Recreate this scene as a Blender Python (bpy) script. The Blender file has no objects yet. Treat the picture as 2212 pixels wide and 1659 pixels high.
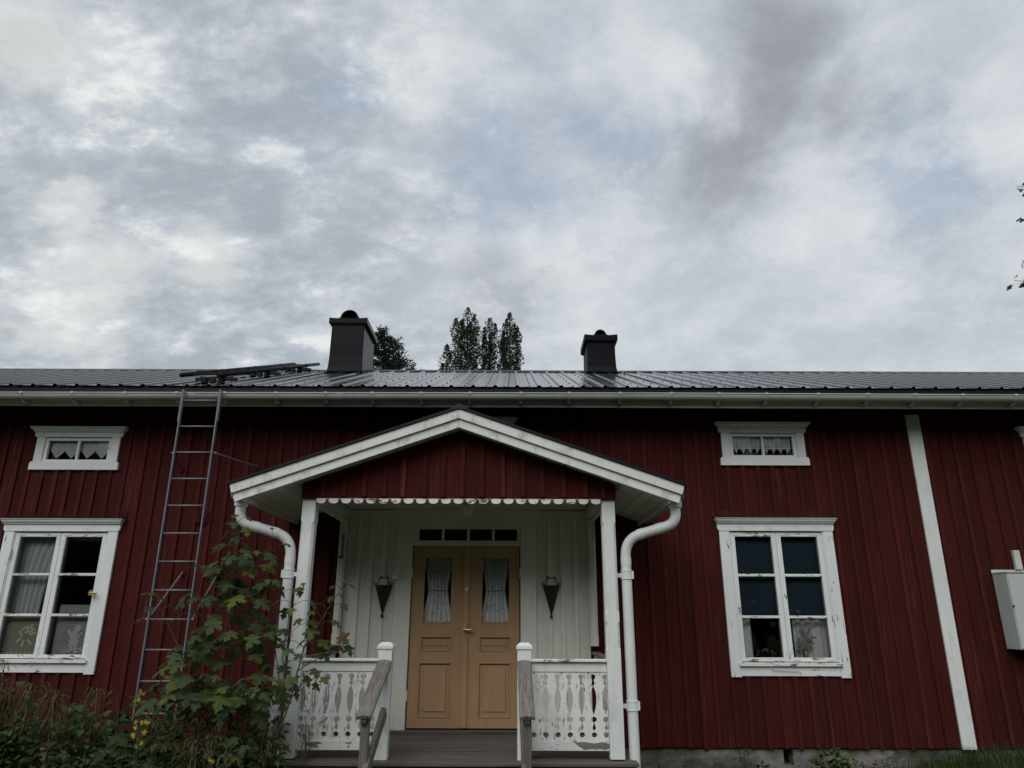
import bpy, bmesh, math, random
from mathutils import Vector, Matrix
random.seed(11)
R = math.radians
sc = bpy.context.scene
C = sc.collection

# ------------------------------------------------------------------ camera
CAM = Vector((0.0, 0.0, 1.65)); PITCH = 18.2; ROLL = 0.2; FPX = 1534.0
cam_d = bpy.data.cameras.new('camera'); cam = bpy.data.objects.new('camera', cam_d); C.objects.link(cam)
RM = Matrix.Rotation(R(90 + PITCH), 3, 'X') @ Matrix.Rotation(R(ROLL), 3, 'Z')
cam.matrix_world = Matrix.Translation(CAM) @ RM.to_4x4()
cam_d.sensor_width = 36; cam_d.lens = 36 * FPX / 2212; cam_d.clip_start = 0.05; cam_d.clip_end = 3000
sc.camera = cam
def ray(x, y):
    return RM @ Vector(((x - 1106) / FPX, (829.5 - y) / FPX, -1))
def P(x, y, Y):
    """photo pixel (photo 2212 wide) on the vertical plane at depth Y"""
    d = ray(x, y); return CAM + d * (Y / d.y)

# ------------------------------------------------------------------ sky + sun
SUN_EL, SUN_AZ = 42.0, 200.0          # azimuth clockwise from +Y: behind the camera, a little to the left
world = bpy.data.worlds.new('World'); sc.world = world; world.use_nodes = True
wt = world.node_tree; wt.nodes.clear()
def wn(t, **k):
    n = wt.nodes.new(t)
    for a, b in k.items():
        if hasattr(n, a): setattr(n, a, b)
        else: n.inputs[a.replace('_', ' ')].default_value = b
    return n
def wl(a, b): wt.links.new(a, b)
def wmath(op, a, b=None, c=None):
    n = wt.nodes.new('ShaderNodeMath'); n.operation = op
    for i, s in enumerate((a, b, c)):
        if s is None: continue
        if isinstance(s, (int, float)): n.inputs[i].default_value = s
        else: wl(s, n.inputs[i])
    return n.outputs[0]
def wmix(f, a, b):
    n = wt.nodes.new('ShaderNodeMix'); n.data_type = 'RGBA'
    for s, i in ((f, 0), (a, 6), (b, 7)):
        if isinstance(s, tuple): n.inputs[i].default_value = (*s, 1)
        elif isinstance(s, float): n.inputs[i].default_value = s
        else: wl(s, n.inputs[i])
    return n.outputs[2]
tc = wn('ShaderNodeTexCoord'); DIR = tc.outputs['Generated']
sep = wn('ShaderNodeSeparateXYZ'); wl(DIR, sep.inputs[0])
zz = wmath('ADD', wmath('MAXIMUM', sep.outputs[2], 0.0), 0.42)
px = wmath('DIVIDE', sep.outputs[0], zz); py = wmath('DIVIDE', sep.outputs[1], zz)
cmb = wn('ShaderNodeCombineXYZ'); wl(px, cmb.inputs[0]); wl(py, cmb.inputs[1])
def wnoise(scale, detail, rough, dist, off, stretch=(1, 1, 1), rot=0):
    m = wn('ShaderNodeMapping'); wl(cmb.outputs[0], m.inputs[0]); m.inputs[1].default_value = off
    m.inputs[3].default_value = stretch; m.inputs[2].default_value = (0, 0, rot)
    n = wn('ShaderNodeTexNoise'); wl(m.outputs[0], n.inputs['Vector'])
    n.inputs['Scale'].default_value = scale; n.inputs['Detail'].default_value = detail
    n.inputs['Roughness'].default_value = rough; n.inputs['Distortion'].default_value = dist
    return n.outputs['Fac']
def wrange(v, a, b, c=0.0, d=1.0):
    n = wn('ShaderNodeMapRange'); n.interpolation_type = 'SMOOTHSTEP'; wl(v, n.inputs[0])
    for i, s in enumerate((a, b, c, d)): n.inputs[i + 1].default_value = s
    return n.outputs[0]
def wspot(x, y, r0, r1, nz, amp=9.0):
    r1 *= 1.25; amp *= 1.7
    """cloud bank round one direction, its edge broken up by noise (degrees)"""
    d = ray(x, y).normalized(); dp = wn('ShaderNodeVectorMath'); dp.operation = 'DOT_PRODUCT'
    wl(DIR, dp.inputs[0]); dp.inputs[1].default_value = d
    ang = wmath('MULTIPLY', wmath('ARCCOSINE', wmath('MINIMUM', dp.outputs['Value'], 0.999999)), 57.3)
    v = wmath('ADD', ang, wmath('MULTIPLY', wmath('SUBTRACT', nz, 0.5), amp * 2))
    return wrange(v, r1, r0)
def wsum(*a):
    r = a[0]
    for b in a[1:]: r = wmath('MAXIMUM', r, b)
    return r
n_big = wnoise(2.3, 8, 0.60, 0.25, (3.1, 7.7, 0), (1, 0.8, 1))
n_wisp = wnoise(4.8, 9, 0.63, 0.25, (9.1, 4.4, 0), (1.0, 0.9, 1), 0.6)
n_fine = wnoise(13.0, 9, 0.72, 0.2, (5.3, 0.2, 0), (0.85, 1.0, 1), 0.3)
n_lump = wnoise(8.2, 8, 0.60, 0.12, (2.6, 8.3, 0), (0.72, 1.0, 1), 0.08)
n_cell = wnoise(17.0, 8, 0.68, 0.15, (7.6, 3.3, 0), (0.7, 1.0, 1), 0.05)
left = wrange(sep.outputs[0], 0.08, -0.36)              # the cloud breaks into small lumps towards the west
col = wmix(wrange(n_big, 0.30, 0.70), (0.485, 0.535, 0.595), (0.645, 0.685, 0.725))
gap = wsum(wspot(1330, 200, 0.5, 6.5, n_wisp, 6.0), wspot(1090, 370, 0.5, 7.0, n_wisp, 6.0), wspot(660, 200, 0.5, 5.0, n_wisp, 6.0), wspot(2010, 370, 0.5, 5.0, n_wisp, 7.0))
col = wmix(wmath('MULTIPLY', gap, 0.80), col, (0.400, 0.475, 0.600))
col = wmix(wmath('MULTIPLY', wrange(n_wisp, 0.44, 0.70), 0.80), col, (0.740, 0.770, 0.800))
col = wmix(wmath('MULTIPLY', wrange(n_fine, 0.38, 0.70), 0.32), col, (0.82, 0.84, 0.85))
lf = wmath('ADD', wmath('MULTIPLY', wmath('SUBTRACT', n_cell, 0.5), 0.60), n_lump)
lump = wmath('MULTIPLY', wrange(lf, 0.64, 0.36), wmath('ADD', wmath('MULTIPLY', left, 0.70), 0.16))
col = wmix(lump, col, (0.370, 0.415, 0.458))
brk = wmath('MULTIPLY', wrange(lf, 0.54, 0.72), wmath('ADD', wmath('MULTIPLY', left, 0.78), 0.12))
col = wmix(brk, col, (0.90, 0.91, 0.885))
glow = wsum(wspot(220, 600, 0.3, 4.0, n_cell, 5.0), wspot(440, 560, 0.2, 3.0, n_cell, 4.0), wspot(60, 80, 0.3, 4.0, n_cell, 5.0), wspot(170, 455, 0.1, 2.2, n_cell, 4.0), wspot(120, 720, 0.3, 4.0, n_cell, 5.0))
col = wmix(wmath('MULTIPLY', glow, 0.45), col, (0.95, 0.94, 0.88))
puff = wsum(wspot(940, 200, 0.2, 4.0, n_fine, 6.0), wspot(1450, 150, 0.2, 3.6, n_fine, 5.0), wspot(1345, 490, 0.2, 3.0, n_fine, 6.0), wspot(1180, 545, 0.2, 3.0, n_fine, 6.0), wspot(1000, 500, 0.2, 2.8, n_fine, 6.0), wspot(1820, 480, 0.3, 5.0, n_fine, 8.0))
col = wmix(wmath('MULTIPLY', puff, 0.40), col, (0.84, 0.86, 0.87))
d1 = wsum(wspot(1690, 90, -0.2, 5.2, n_wisp, 4.2), wspot(1640, 210, -0.2, 5.4, n_wisp, 4.2), wspot(1580, 335, -0.2, 5.0, n_wisp, 4.2), wspot(1790, 230, -1.0, 3.6, n_wisp, 4.2))
d1 = wmath('MULTIPLY', d1, wrange(n_fine, 0.25, 0.70, 1.0, 0.74))
col = wmix(d1, col, (0.325, 0.340, 0.375))
d2 = wsum(wspot(800, 470, -0.5, 3.6, n_fine, 4.0), wspot(1060, 625, -0.5, 3.8, n_fine, 4.0), wspot(1130, 645, -0.5, 3.0, n_fine, 4.0))
col = wmix(wmath('MULTIPLY', d2, 0.62), col, (0.400, 0.422, 0.460))
nish = wn('ShaderNodeTexSky'); nish.sky_type = 'NISHITA'; nish.sun_disc = False
nish.sun_elevation = R(SUN_EL); nish.sun_rotation = R(SUN_AZ); nish.air_density = 1.2; nish.dust_density = 2.0
bg1 = wn('ShaderNodeBackground'); wl(nish.outputs[0], bg1.inputs[0]); bg1.inputs[1].default_value = 0.11
bg2 = wn('ShaderNodeBackground'); wl(col, bg2.inputs[0]); bg2.inputs[1].default_value = 1.0
cover = wmath('SUBTRACT', 0.95, wmath('MULTIPLY', gap, 0.10))
mixw = wn('ShaderNodeMixShader'); wl(cover, mixw.inputs[0]); wl(bg1.outputs[0], mixw.inputs[1]); wl(bg2.outputs[0], mixw.inputs[2])
wo = wn('ShaderNodeOutputWorld'); wl(mixw.outputs[0], wo.inputs[0])

sd = bpy.data.lights.new('sun', 'SUN'); sd.energy = 1.45; sd.angle = R(48); sd.color = (1.0, 0.965, 0.92)
sun = bpy.data.objects.new('sun', sd); C.objects.link(sun)
sdir = Vector((math.sin(R(SUN_AZ)) * math.cos(R(SUN_EL)), math.cos(R(SUN_AZ)) * math.cos(R(SUN_EL)), math.sin(R(SUN_EL))))
sun.location = sdir * 60
sun.rotation_euler = sdir.to_track_quat('Z', 'Y').to_euler()
vs = sc.view_settings; vs.view_transform = 'Standard'; vs.look = 'None'; vs.exposure = 0.0; vs.gamma = 1.0; vs.use_curve_mapping = False
sc.cycles.use_denoising = True
sc.cycles.max_bounces = 8; sc.cycles.transparent_max_bounces = 16; sc.cycles.caustics_reflective = False; sc.cycles.caustics_refractive = False

# ------------------------------------------------------------------ materials
def mk(name):
    m = bpy.data.materials.new(name); m.use_nodes = True; nt = m.node_tree
    return m, nt, nt.nodes['Principled BSDF']
def nd(nt, t, **k):
    n = nt.nodes.new(t)
    for a, b in k.items():
        if hasattr(n, a): setattr(n, a, b)
    return n
def mixc(nt, f, a, b, mode='MIX'):
    n = nt.nodes.new('ShaderNodeMix'); n.data_type = 'RGBA'; n.blend_type = mode
    for s, i in ((f, 0), (a, 6), (b, 7)):
        if isinstance(s, (tuple, list)): n.inputs[i].default_value = (*s[:3], 1)
        elif isinstance(s, (float, int)): n.inputs[i].default_value = s
        else: nt.links.new(s, n.inputs[i])
    return n.outputs[2]
def mth(nt, op, a, b=0.0):
    n = nt.nodes.new('ShaderNodeMath'); n.operation = op
    for i, s in enumerate((a, b)):
        if isinstance(s, (int, float)): n.inputs[i].default_value = s
        else: nt.links.new(s, n.inputs[i])
    return n.outputs[0]
def rng(nt, v, a, b, c=0.0, d=1.0):
    n = nt.nodes.new('ShaderNodeMapRange'); nt.links.new(v, n.inputs[0])
    for i, s in enumerate((a, b, c, d)): n.inputs[i + 1].default_value = s
    return n.outputs[0]
def noise(nt, scale3, scale=1.0, detail=5, rough=0.6, dist=0.0, off=(0, 0, 0), jitter=True):
    g = nd(nt, 'ShaderNodeNewGeometry'); mp = nd(nt, 'ShaderNodeMapping'); mp.inputs[3].default_value = scale3; mp.inputs[1].default_value = off
    v = g.outputs['Position']
    if jitter:   # shift the grain from one piece to the next
        oi = nd(nt, 'ShaderNodeObjectInfo'); a = nd(nt, 'ShaderNodeVectorMath'); a.operation = 'MULTIPLY_ADD'
        cb = nd(nt, 'ShaderNodeCombineXYZ')
        for i in range(3): nt.links.new(oi.outputs['Random'], cb.inputs[i])
        nt.links.new(cb.outputs[0], a.inputs[0]); a.inputs[1].default_value = (7.3, 4.1, 9.7); nt.links.new(v, a.inputs[2]); v = a.outputs[0]
    nt.links.new(v, mp.inputs[0])
    n = nd(nt, 'ShaderNodeTexNoise'); nt.links.new(mp.outputs[0], n.inputs['Vector'])
    n.inputs['Scale'].default_value = scale; n.inputs['Detail'].default_value = detail; n.inputs['Roughness'].default_value = rough; n.inputs['Distortion'].default_value = dist
    return n.outputs['Fac']
def bump(nt, b, h, strength=0.3, dist=0.004):
    n = nd(nt, 'ShaderNodeBump'); n.inputs['Strength'].default_value = strength; n.inputs['Distance'].default_value = dist
    nt.links.new(h, n.inputs['Height']); nt.links.new(n.outputs[0], b.inputs['Normal'])
GRAIN = {'v': (38, 38, 2.2), 'h': (2.2, 38, 38), 'y': (38, 2.2, 38), 'n': (7, 7, 7)}
def paint(name, c1, c2, rough=0.75, g='v', peel=0.0, under=(0.22, 0.20, 0.19), vary=0.12, bstr=0.25, dirt=0.0, peel_scale=1.0, worn=0.0):
    m, nt, b = mk(name)
    n1 = noise(nt, GRAIN[g], 1.0, 5); n2 = noise(nt, (1.3, 1.3, 1.3), 1.0, 4)
    c = mixc(nt, rng(nt, n1, 0.35, 0.68), c1, c2)
    c = mixc(nt, rng(nt, n2, 0.35, 0.7, 0, 0.5), c, tuple(x * 0.8 for x in c1))
    if dirt:
        n3 = noise(nt, (9, 9, 5), 1.0, 8, 0.7)
        c = mixc(nt, rng(nt, n3, 0.52, 0.72, 0, dirt), c, (0.22, 0.215, 0.19))
    if worn:
        n4 = noise(nt, (50, 50, 1.6), 1.0, 6, 0.6); n5 = noise(nt, (2.2, 2.2, 0.9), 1.0, 3)
        f = mth(nt, 'MULTIPLY', rng(nt, n4, 0.52, 0.66), rng(nt, n5, 0.50, 0.68, 0, worn))
        c = mixc(nt, f, c, (0.125, 0.045, 0.040))
    oi = nd(nt, 'ShaderNodeObjectInfo'); v = rng(nt, oi.outputs['Random'], 0, 1, 1 - vary, 1 + vary)
    hsv = nd(nt, 'ShaderNodeHueSaturation'); nt.links.new(c, hsv.inputs['Color']); nt.links.new(v, hsv.inputs['Value']); c = hsv.outputs[0]
    h = n1
    if peel:
        s = peel_scale; sc3 = {'v': (30 * s, 30 * s, 8 * s), 'h': (8 * s, 30 * s, 30 * s), 'y': (30 * s, 8 * s, 30 * s), 'n': (18 * s, 18 * s, 18 * s)}[g]
        n6 = noise(nt, sc3, 1.0, 7, 0.62, 0.6); n7 = noise(nt, (3.0, 3.0, 3.0), 1.0, 3)
        s7 = mth(nt, 'ADD', n6, mth(nt, 'MULTIPLY', mth(nt, 'SUBTRACT', n7, 0.5), 0.5))
        t = 0.86 - peel * 0.3
        msk = rng(nt, s7, t, t + 0.02)
        gr = noise(nt, GRAIN[g], 1.7, 6, 0.7)
        ucol = mixc(nt, rng(nt, gr, 0.3, 0.7), tuple(x * 0.55 for x in under), under)
        edge = mth(nt, 'MULTIPLY', rng(nt, s7, t - 0.012, t), mth(nt, 'SUBTRACT', 1.0, msk))
        c = mixc(nt, edge, c, (0.80, 0.81, 0.80)); c = mixc(nt, msk, c, ucol)
        h = mth(nt, 'SUBTRACT', mth(nt, 'MULTIPLY', n1, 0.25), mth(nt, 'MULTIPLY', msk, 1.0))
        bstr = max(bstr, 0.6)
    nt.links.new(c, b.inputs['Base Color']); b.inputs['Roughness'].default_value = rough; b.inputs['Specular IOR Level'].default_value = 0.25
    bump(nt, b, h, bstr, 0.004)
    return m
def plain(name, c, rough=0.6, metal=0.0, var=0.15, sc_=6.0, bstr=0.0, spec=0.5, coat=0.0):
    m, nt, b = mk(name)
    n1 = noise(nt, (sc_, sc_, sc_), 1.0, 5)
    cc = mixc(nt, rng(nt, n1, 0.3, 0.7), tuple(x * (1 - var) for x in c), tuple(min(1, x * (1 + var)) for x in c))
    nt.links.new(cc, b.inputs['Base Color']); b.inputs['Metallic'].default_value = metal
    nt.links.new(rng(nt, n1, 0.3, 0.7, rough * 0.88, min(1, rough * 1.12)), b.inputs['Roughness'])
    b.inputs['Specular IOR Level'].default_value = spec
    if coat: b.inputs['Coat Weight'].default_value = coat
    if bstr: bump(nt, b, noise(nt, (40, 40, 40), 1.0, 5), bstr, 0.003)
    return m
def wood(name, c1, c2, g, crack=0.5):
    m, nt, b = mk(name)
    s = {'v': (60, 60, 2.0), 'h': (2.0, 60, 60), 'y': (60, 2.6, 14)}[g]
    n1 = noise(nt, s, 1.0, 7, 0.65, 0.4); n2 = noise(nt, tuple(x * 0.35 for x in s), 1.0, 4, 0.5, 0.8)
    c = mixc(nt, rng(nt, n1, 0.3, 0.7), c1, c2)
    c = mixc(nt, rng(nt, n2, 0.58, 0.70, 0, crack), c, tuple(x * 0.35 for x in c1))
    vo = nd(nt, 'ShaderNodeTexVoronoi'); g_ = nd(nt, 'ShaderNodeNewGeometry'); nt.links.new(g_.outputs['Position'], vo.inputs['Vector']); vo.inputs['Scale'].default_value = 5.0
    c = mixc(nt, rng(nt, vo.outputs['Distance'], 0.10, 0.05, 0, 0.7), c, tuple(x * 0.4 for x in c1))
    oi = nd(nt, 'ShaderNodeObjectInfo'); hsv = nd(nt, 'ShaderNodeHueSaturation'); nt.links.new(c, hsv.inputs['Color'])
    nt.links.new(rng(nt, oi.outputs['Random'], 0, 1, 0.85, 1.15), hsv.inputs['Value'])
    nt.links.new(hsv.outputs[0], b.inputs['Base Color']); b.inputs['Roughness'].default_value = 0.85
    bump(nt, b, n1, 0.5, 0.004)
    return m
def leafmat(name, cols, island=False, rough=0.5, trans=0.3):
    m, nt, b = mk(name)
    if island: src = nd(nt, 'ShaderNodeNewGeometry').outputs['Random Per Island']
    else: src = nd(nt, 'ShaderNodeObjectInfo').outputs['Random']
    cr = nd(nt, 'ShaderNodeValToRGB'); nt.links.new(src, cr.inputs[0])
    el = cr.color_ramp.elements
    while len(el) < len(cols): el.new(0.5)
    for i, c in enumerate(cols): el[i].position = i / (len(cols) - 1); el[i].color = (*c, 1)
    n1 = noise(nt, (30, 30, 30), 1.0, 3)
    c = mixc(nt, rng(nt, n1, 0.3, 0.7, 0, 0.35), cr.outputs[0], (0.02, 0.035, 0.015))
    nt.links.new(c, b.inputs['Base Color']); b.inputs['Roughness'].default_value = rough; b.inputs['Specular IOR Level'].default_value = 0.18
    tr = nd(nt, 'ShaderNodeBsdfTranslucent'); nt.links.new(c, tr.inputs[0]); mx = nd(nt, 'ShaderNodeMixShader'); mx.inputs[0].default_value = trans
    nt.links.new(b.outputs[0], mx.inputs[1]); nt.links.new(tr.outputs[0], mx.inputs[2])
    nt.links.new(mx.outputs[0], nt.nodes['Material Output'].inputs[0])
    return m
def cloth(name, c, alpha=1.0, pattern=None, freq=90.0, trans=0.12):
    m, nt, b = mk(name)
    nt.links.new(mixc(nt, rng(nt, noise(nt, (60, 60, 60)), 0.3, 0.7), tuple(x * 0.9 for x in c), c), b.inputs['Base Color']); b.inputs['Roughness'].default_value = 0.9
    tr = nd(nt, 'ShaderNodeBsdfTranslucent'); tr.inputs[0].default_value = (*c, 1)
    mx = nd(nt, 'ShaderNodeMixShader'); mx.inputs[0].default_value = trans
    nt.links.new(b.outputs[0], mx.inputs[1]); nt.links.new(tr.outputs[0], mx.inputs[2]); out = mx.outputs[0]
    if alpha < 1 or pattern:
        tp = nd(nt, 'ShaderNodeBsdfTransparent'); m2 = nd(nt, 'ShaderNodeMixShader'); m2.inputs[0].default_value = alpha
        if pattern:
            g = nd(nt, 'ShaderNodeNewGeometry'); s = nd(nt, 'ShaderNodeSeparateXYZ'); nt.links.new(g.outputs['Position'], s.inputs[0])
            if pattern == 'diamond':
                u = mth(nt, 'ADD', s.outputs[0], s.outputs[2]); w = mth(nt, 'SUBTRACT', s.outputs[0], s.outputs[2])
            else: u, w = s.outputs[0], s.outputs[2]
            f = mth(nt, 'MULTIPLY', mth(nt, 'SINE', mth(nt, 'MULTIPLY', u, freq)), mth(nt, 'SINE', mth(nt, 'MULTIPLY', w, freq)))
            f2 = noise(nt, (25, 25, 25), 1.0, 3)
            nt.links.new(rng(nt, mth(nt, 'ADD', f, mth(nt, 'MULTIPLY', f2, 0.6)), 0.45, 0.85, alpha, alpha * 0.4), m2.inputs[0])
        nt.links.new(tp.outputs[0], m2.inputs[1]); nt.links.new(out, m2.inputs[2]); out = m2.outputs[0]
    nt.links.new(out, nt.nodes['Material Output'].inputs[0])
    return m
M = {}
M['red'] = paint('falu_red_paint', (0.042, 0.0056, 0.0048), (0.068, 0.0086, 0.0070), 0.9, 'v', vary=0.17, worn=0.75)
M['red_b'] = paint('falu_red_batten', (0.054, 0.0074, 0.0062), (0.084, 0.0116, 0.0096), 0.9, 'v', vary=0.22, worn=0.95)
M['red_core'] = plain('dark_sheathing', (0.035, 0.014, 0.012), 0.9)
M['white'] = paint('white_paint', (0.76, 0.79, 0.78), (0.83, 0.86, 0.85), 0.6, 'v', vary=0.03, dirt=0.25)
M['white_h'] = paint('white_paint_level', (0.76, 0.79, 0.78), (0.83, 0.86, 0.85), 0.6, 'h', vary=0.03, dirt=0.30)
M['barge'] = paint('barge_paint', (0.78, 0.80, 0.77), (0.84, 0.86, 0.83), 0.6, 'h', vary=0.02, dirt=0.7)
M['cream'] = paint('porch_wall_paint', (0.66, 0.67, 0.60), (0.72, 0.73, 0.66), 0.65, 'v', vary=0.04, dirt=0.15)
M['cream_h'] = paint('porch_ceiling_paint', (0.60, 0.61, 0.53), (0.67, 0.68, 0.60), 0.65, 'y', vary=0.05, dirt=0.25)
M['worn_v'] = paint('worn_white_upright', (0.77, 0.80, 0.80), (0.84, 0.87, 0.87), 0.65, 'v', 0.62, vary=0.03)
M['worn_h'] = paint('worn_white_level', (0.77, 0.80, 0.80), (0.84, 0.87, 0.87), 0.65, 'h', 0.62, vary=0.03)
M['flake_v'] = paint('flaking_white_upright', (0.78, 0.79, 0.77), (0.84, 0.85, 0.83), 0.7, 'v', 0.80, (0.21, 0.19, 0.175), vary=0.05, peel_scale=1.9)
M['flake_h'] = paint('flaking_white_level', (0.78, 0.79, 0.77), (0.84, 0.85, 0.83), 0.7, 'h', 0.90, (0.25, 0.225, 0.205), vary=0.05, peel_scale=1.3)
M['ochre'] = paint('ochre_door_paint', (0.38, 0.240, 0.130), (0.45, 0.290, 0.162), 0.55, 'v', vary=0.06, dirt=0.18)
M['deck'] = wood('deck_wood', (0.070, 0.058, 0.050), (0.145, 0.122, 0.106), 'h', 0.7)
M['grey_wood'] = wood('weathered_wood', (0.100, 0.092, 0.084), (0.26, 0.24, 0.22), 'y', 0.5)
M['grey_wood_v'] = wood('weathered_wood_upright', (0.09, 0.08, 0.07), (0.20, 0.175, 0.15), 'v', 0.6)
M['patch'] = wood('bare_patch_wood', (0.14, 0.125, 0.115), (0.30, 0.25, 0.215), 'h', 0.4)
M['roof'] = plain('dark_roof_steel', (0.028, 0.030, 0.034), 0.17, 0.0, 0.2, 3.0, spec=0.95)
M['trim'] = plain('dark_trim_steel', (0.010, 0.011, 0.014), 0.42, 0.0, 0.1, spec=0.18)
M['chim'] = plain('chimney_steel', (0.010, 0.011, 0.014), 0.22, 0.0, 0.15, 4.0, spec=0.05)
M['gutter'] = plain('gutter_steel', (0.44, 0.45, 0.43), 0.45, 0.0, 0.12, 3.0)
M['pipe'] = plain('downpipe_steel', (0.76, 0.79, 0.79), 0.42, 0.0, 0.05, 5.0)
M['galv'] = plain('galvanised_steel', (0.20, 0.215, 0.24), 0.55, 0.4, 0.25, 25.0)
M['black'] = plain('black_iron', (0.016, 0.016, 0.017), 0.6, 0.2, 0.3, 30.0, 0.2)
M['rung_black'] = plain('black_roof_ladder_steel', (0.008, 0.008, 0.009), 0.5, 0.0, 0.2, spec=0.15)
M['cab'] = plain('cabinet_grey_paint', (0.52, 0.55, 0.53), 0.5, 0.0, 0.05, 4.0)
M['brass'] = plain('brass', (0.55, 0.40, 0.16), 0.35, 0.9, 0.2, 30.0)
M['steel'] = plain('steel', (0.55, 0.55, 0.55), 0.35, 0.9, 0.1)
M['dark_room'] = plain('dim_room', (0.42, 0.39, 0.34), 0.95)
M['inner'] = plain('inner_frame_paint', (0.55, 0.56, 0.54), 0.7, 0.0, 0.05)
M['navy'] = plain('navy_blind', (0.015, 0.041, 0.070), 0.8, 0.0, 0.08)
M['curtain'] = cloth('sheer_curtain', (0.86, 0.89, 0.90), 0.84)
M['curtain_w'] = cloth('white_curtain', (0.93, 0.94, 0.94), 1.0, trans=0.05)
M['lace'] = cloth('white_lace', (0.88, 0.89, 0.87), 1.0, 'diamond', 130.0)
M['net'] = cloth('filet_net', (0.66, 0.69, 0.69), 0.62, 'grid', 420.0)
M['lace_b'] = cloth('beige_lace', (0.62, 0.58, 0.47), 0.75, 'grid', 260.0)
M['motif'] = cloth('filet_motif', (0.80, 0.82, 0.82))
M['motif_b'] = cloth('beige_motif', (0.82, 0.79, 0.68))
M['dot'] = cloth('printed_dot', (0.42, 0.43, 0.45))
M['cord'] = plain('dark_cord', (0.02, 0.02, 0.02), 0.8)
M['bark'] = plain('bark', (0.075, 0.055, 0.040), 0.9, 0.0, 0.4, 20.0, 0.5)
M['stem'] = plain('young_stem', (0.085, 0.060, 0.040), 0.8, 0.0, 0.3, 40.0)
M['maple'] = leafmat('maple_leaf', [(0.042, 0.070, 0.026), (0.062, 0.098, 0.034), (0.090, 0.132, 0.052), (0.150, 0.195, 0.038)], trans=0.42)
M['maple_brown'] = leafmat('withered_leaf', [(0.16, 0.075, 0.03), (0.12, 0.06, 0.025)])
M['maple_far'] = leafmat('far_maple_leaf', [(0.022, 0.035, 0.014), (0.040, 0.060, 0.022), (0.05, 0.06, 0.02)], True)
M['shrub'] = leafmat('shrub_leaf', [(0.064, 0.112, 0.040), (0.095, 0.155, 0.058), (0.130, 0.195, 0.078)], True, 0.5, 0.4)
M['under'] = leafmat('undergrowth_leaf', [(0.058, 0.082, 0.034), (0.080, 0.110, 0.046), (0.120, 0.140, 0.060)], True, 0.5, 0.4)
M['pale'] = leafmat('pale_weed', [(0.10, 0.14, 0.06), (0.16, 0.21, 0.10)], True)
M['bright'] = leafmat('bright_weed', [(0.085, 0.16, 0.035), (0.13, 0.22, 0.05)], True)
M['wilt'] = leafmat('wilted_frond', [(0.15, 0.115, 0.050), (0.21, 0.155, 0.070), (0.115, 0.105, 0.045)], True)
M['yellow'] = leafmat('yellow_petal', [(0.72, 0.58, 0.06), (0.82, 0.70, 0.13)], True)
M['aspen'] = leafmat('aspen_leaf', [(0.020, 0.034, 0.016), (0.040, 0.060, 0.028), (0.085, 0.108, 0.056)], True)
M['spruce'] = leafmat('spruce_needle', [(0.020, 0.033, 0.030), (0.034, 0.052, 0.048), (0.05, 0.072, 0.066)], True, 0.6, 0.1)
M['grass'] = leafmat('grass_blade', [(0.030, 0.060, 0.014), (0.055, 0.095, 0.024), (0.085, 0.13, 0.04)], True)
M['geran'] = leafmat('houseplant_leaf', [(0.06, 0.13, 0.06), (0.11, 0.19, 0.09)], True)
M['petal'] = leafmat('pale_petal', [(0.65, 0.66, 0.62), (0.8, 0.8, 0.78), (0.45, 0.47, 0.42)], True)
def stone_mat():
    m, nt, b = mk('foundation_stone')
    n1 = noise(nt, (5, 5, 5), 1.0, 9, 0.7); n2 = noise(nt, (1.4, 1.4, 4), 1.0, 4); n3 = noise(nt, (16, 16, 16), 1.0, 6, 0.7)
    c = mixc(nt, rng(nt, n1, 0.3, 0.7), (0.075, 0.070, 0.062), (0.30, 0.28, 0.26))
    c = mixc(nt, rng(nt, n2, 0.46, 0.62, 0, 0.85), c, (0.060, 0.066, 0.044))
    c = mixc(nt, rng(nt, n3, 0.60, 0.72, 0, 0.6), c, (0.40, 0.39, 0.37))
    nt.links.new(c, b.inputs['Base Color']); b.inputs['Roughness'].default_value = 0.95; bump(nt, b, n1, 1.0, 0.03)
    return m
M['stone'] = stone_mat()
def ground_mat():
    m, nt, b = mk('ground_soil_grass')
    n1 = noise(nt, (1, 1, 1), 0.8, 8, 0.65, 0, (0, 0, 0), False); n2 = noise(nt, (14, 14, 14), 1.0, 6, 0.7, 0, (0, 0, 0), False)
    c = mixc(nt, rng(nt, n2, 0.3, 0.7), (0.042, 0.052, 0.026), (0.085, 0.100, 0.052))
    c = mixc(nt, rng(nt, n1, 0.55, 0.7, 0, 0.6), c, (0.07, 0.06, 0.04))
    nt.links.new(c, b.inputs['Base Color']); b.inputs['Roughness'].default_value = 0.95; bump(nt, b, n2, 0.8, 0.04)
    return m
M['ground'] = ground_mat()
def glass_mat():
    m, nt, b = mk('window_glass')
    tp = nd(nt, 'ShaderNodeBsdfTransparent'); tp.inputs[0].default_value = (0.96, 0.975, 0.97, 1)
    gl = nd(nt, 'ShaderNodeBsdfGlossy'); gl.inputs['Roughness'].default_value = 0.015
    fr = nd(nt, 'ShaderNodeFresnel'); fr.inputs[0].default_value = 1.52
    bn = nd(nt, 'ShaderNodeBump'); bn.inputs['Strength'].default_value = 0.06; bn.inputs['Distance'].default_value = 0.02
    nt.links.new(noise(nt, (3, 3, 3), 1.0, 2), bn.inputs['Height']); nt.links.new(bn.outputs[0], gl.inputs['Normal'])
    mx = nd(nt, 'ShaderNodeMixShader'); nt.links.new(fr.outputs[0], mx.inputs[0]); nt.links.new(tp.outputs[0], mx.inputs[1]); nt.links.new(gl.outputs[0], mx.inputs[2])
    nt.links.new(mx.outputs[0], nt.nodes['Material Output'].inputs[0])
    return m
M['glass'] = glass_mat()

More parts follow.
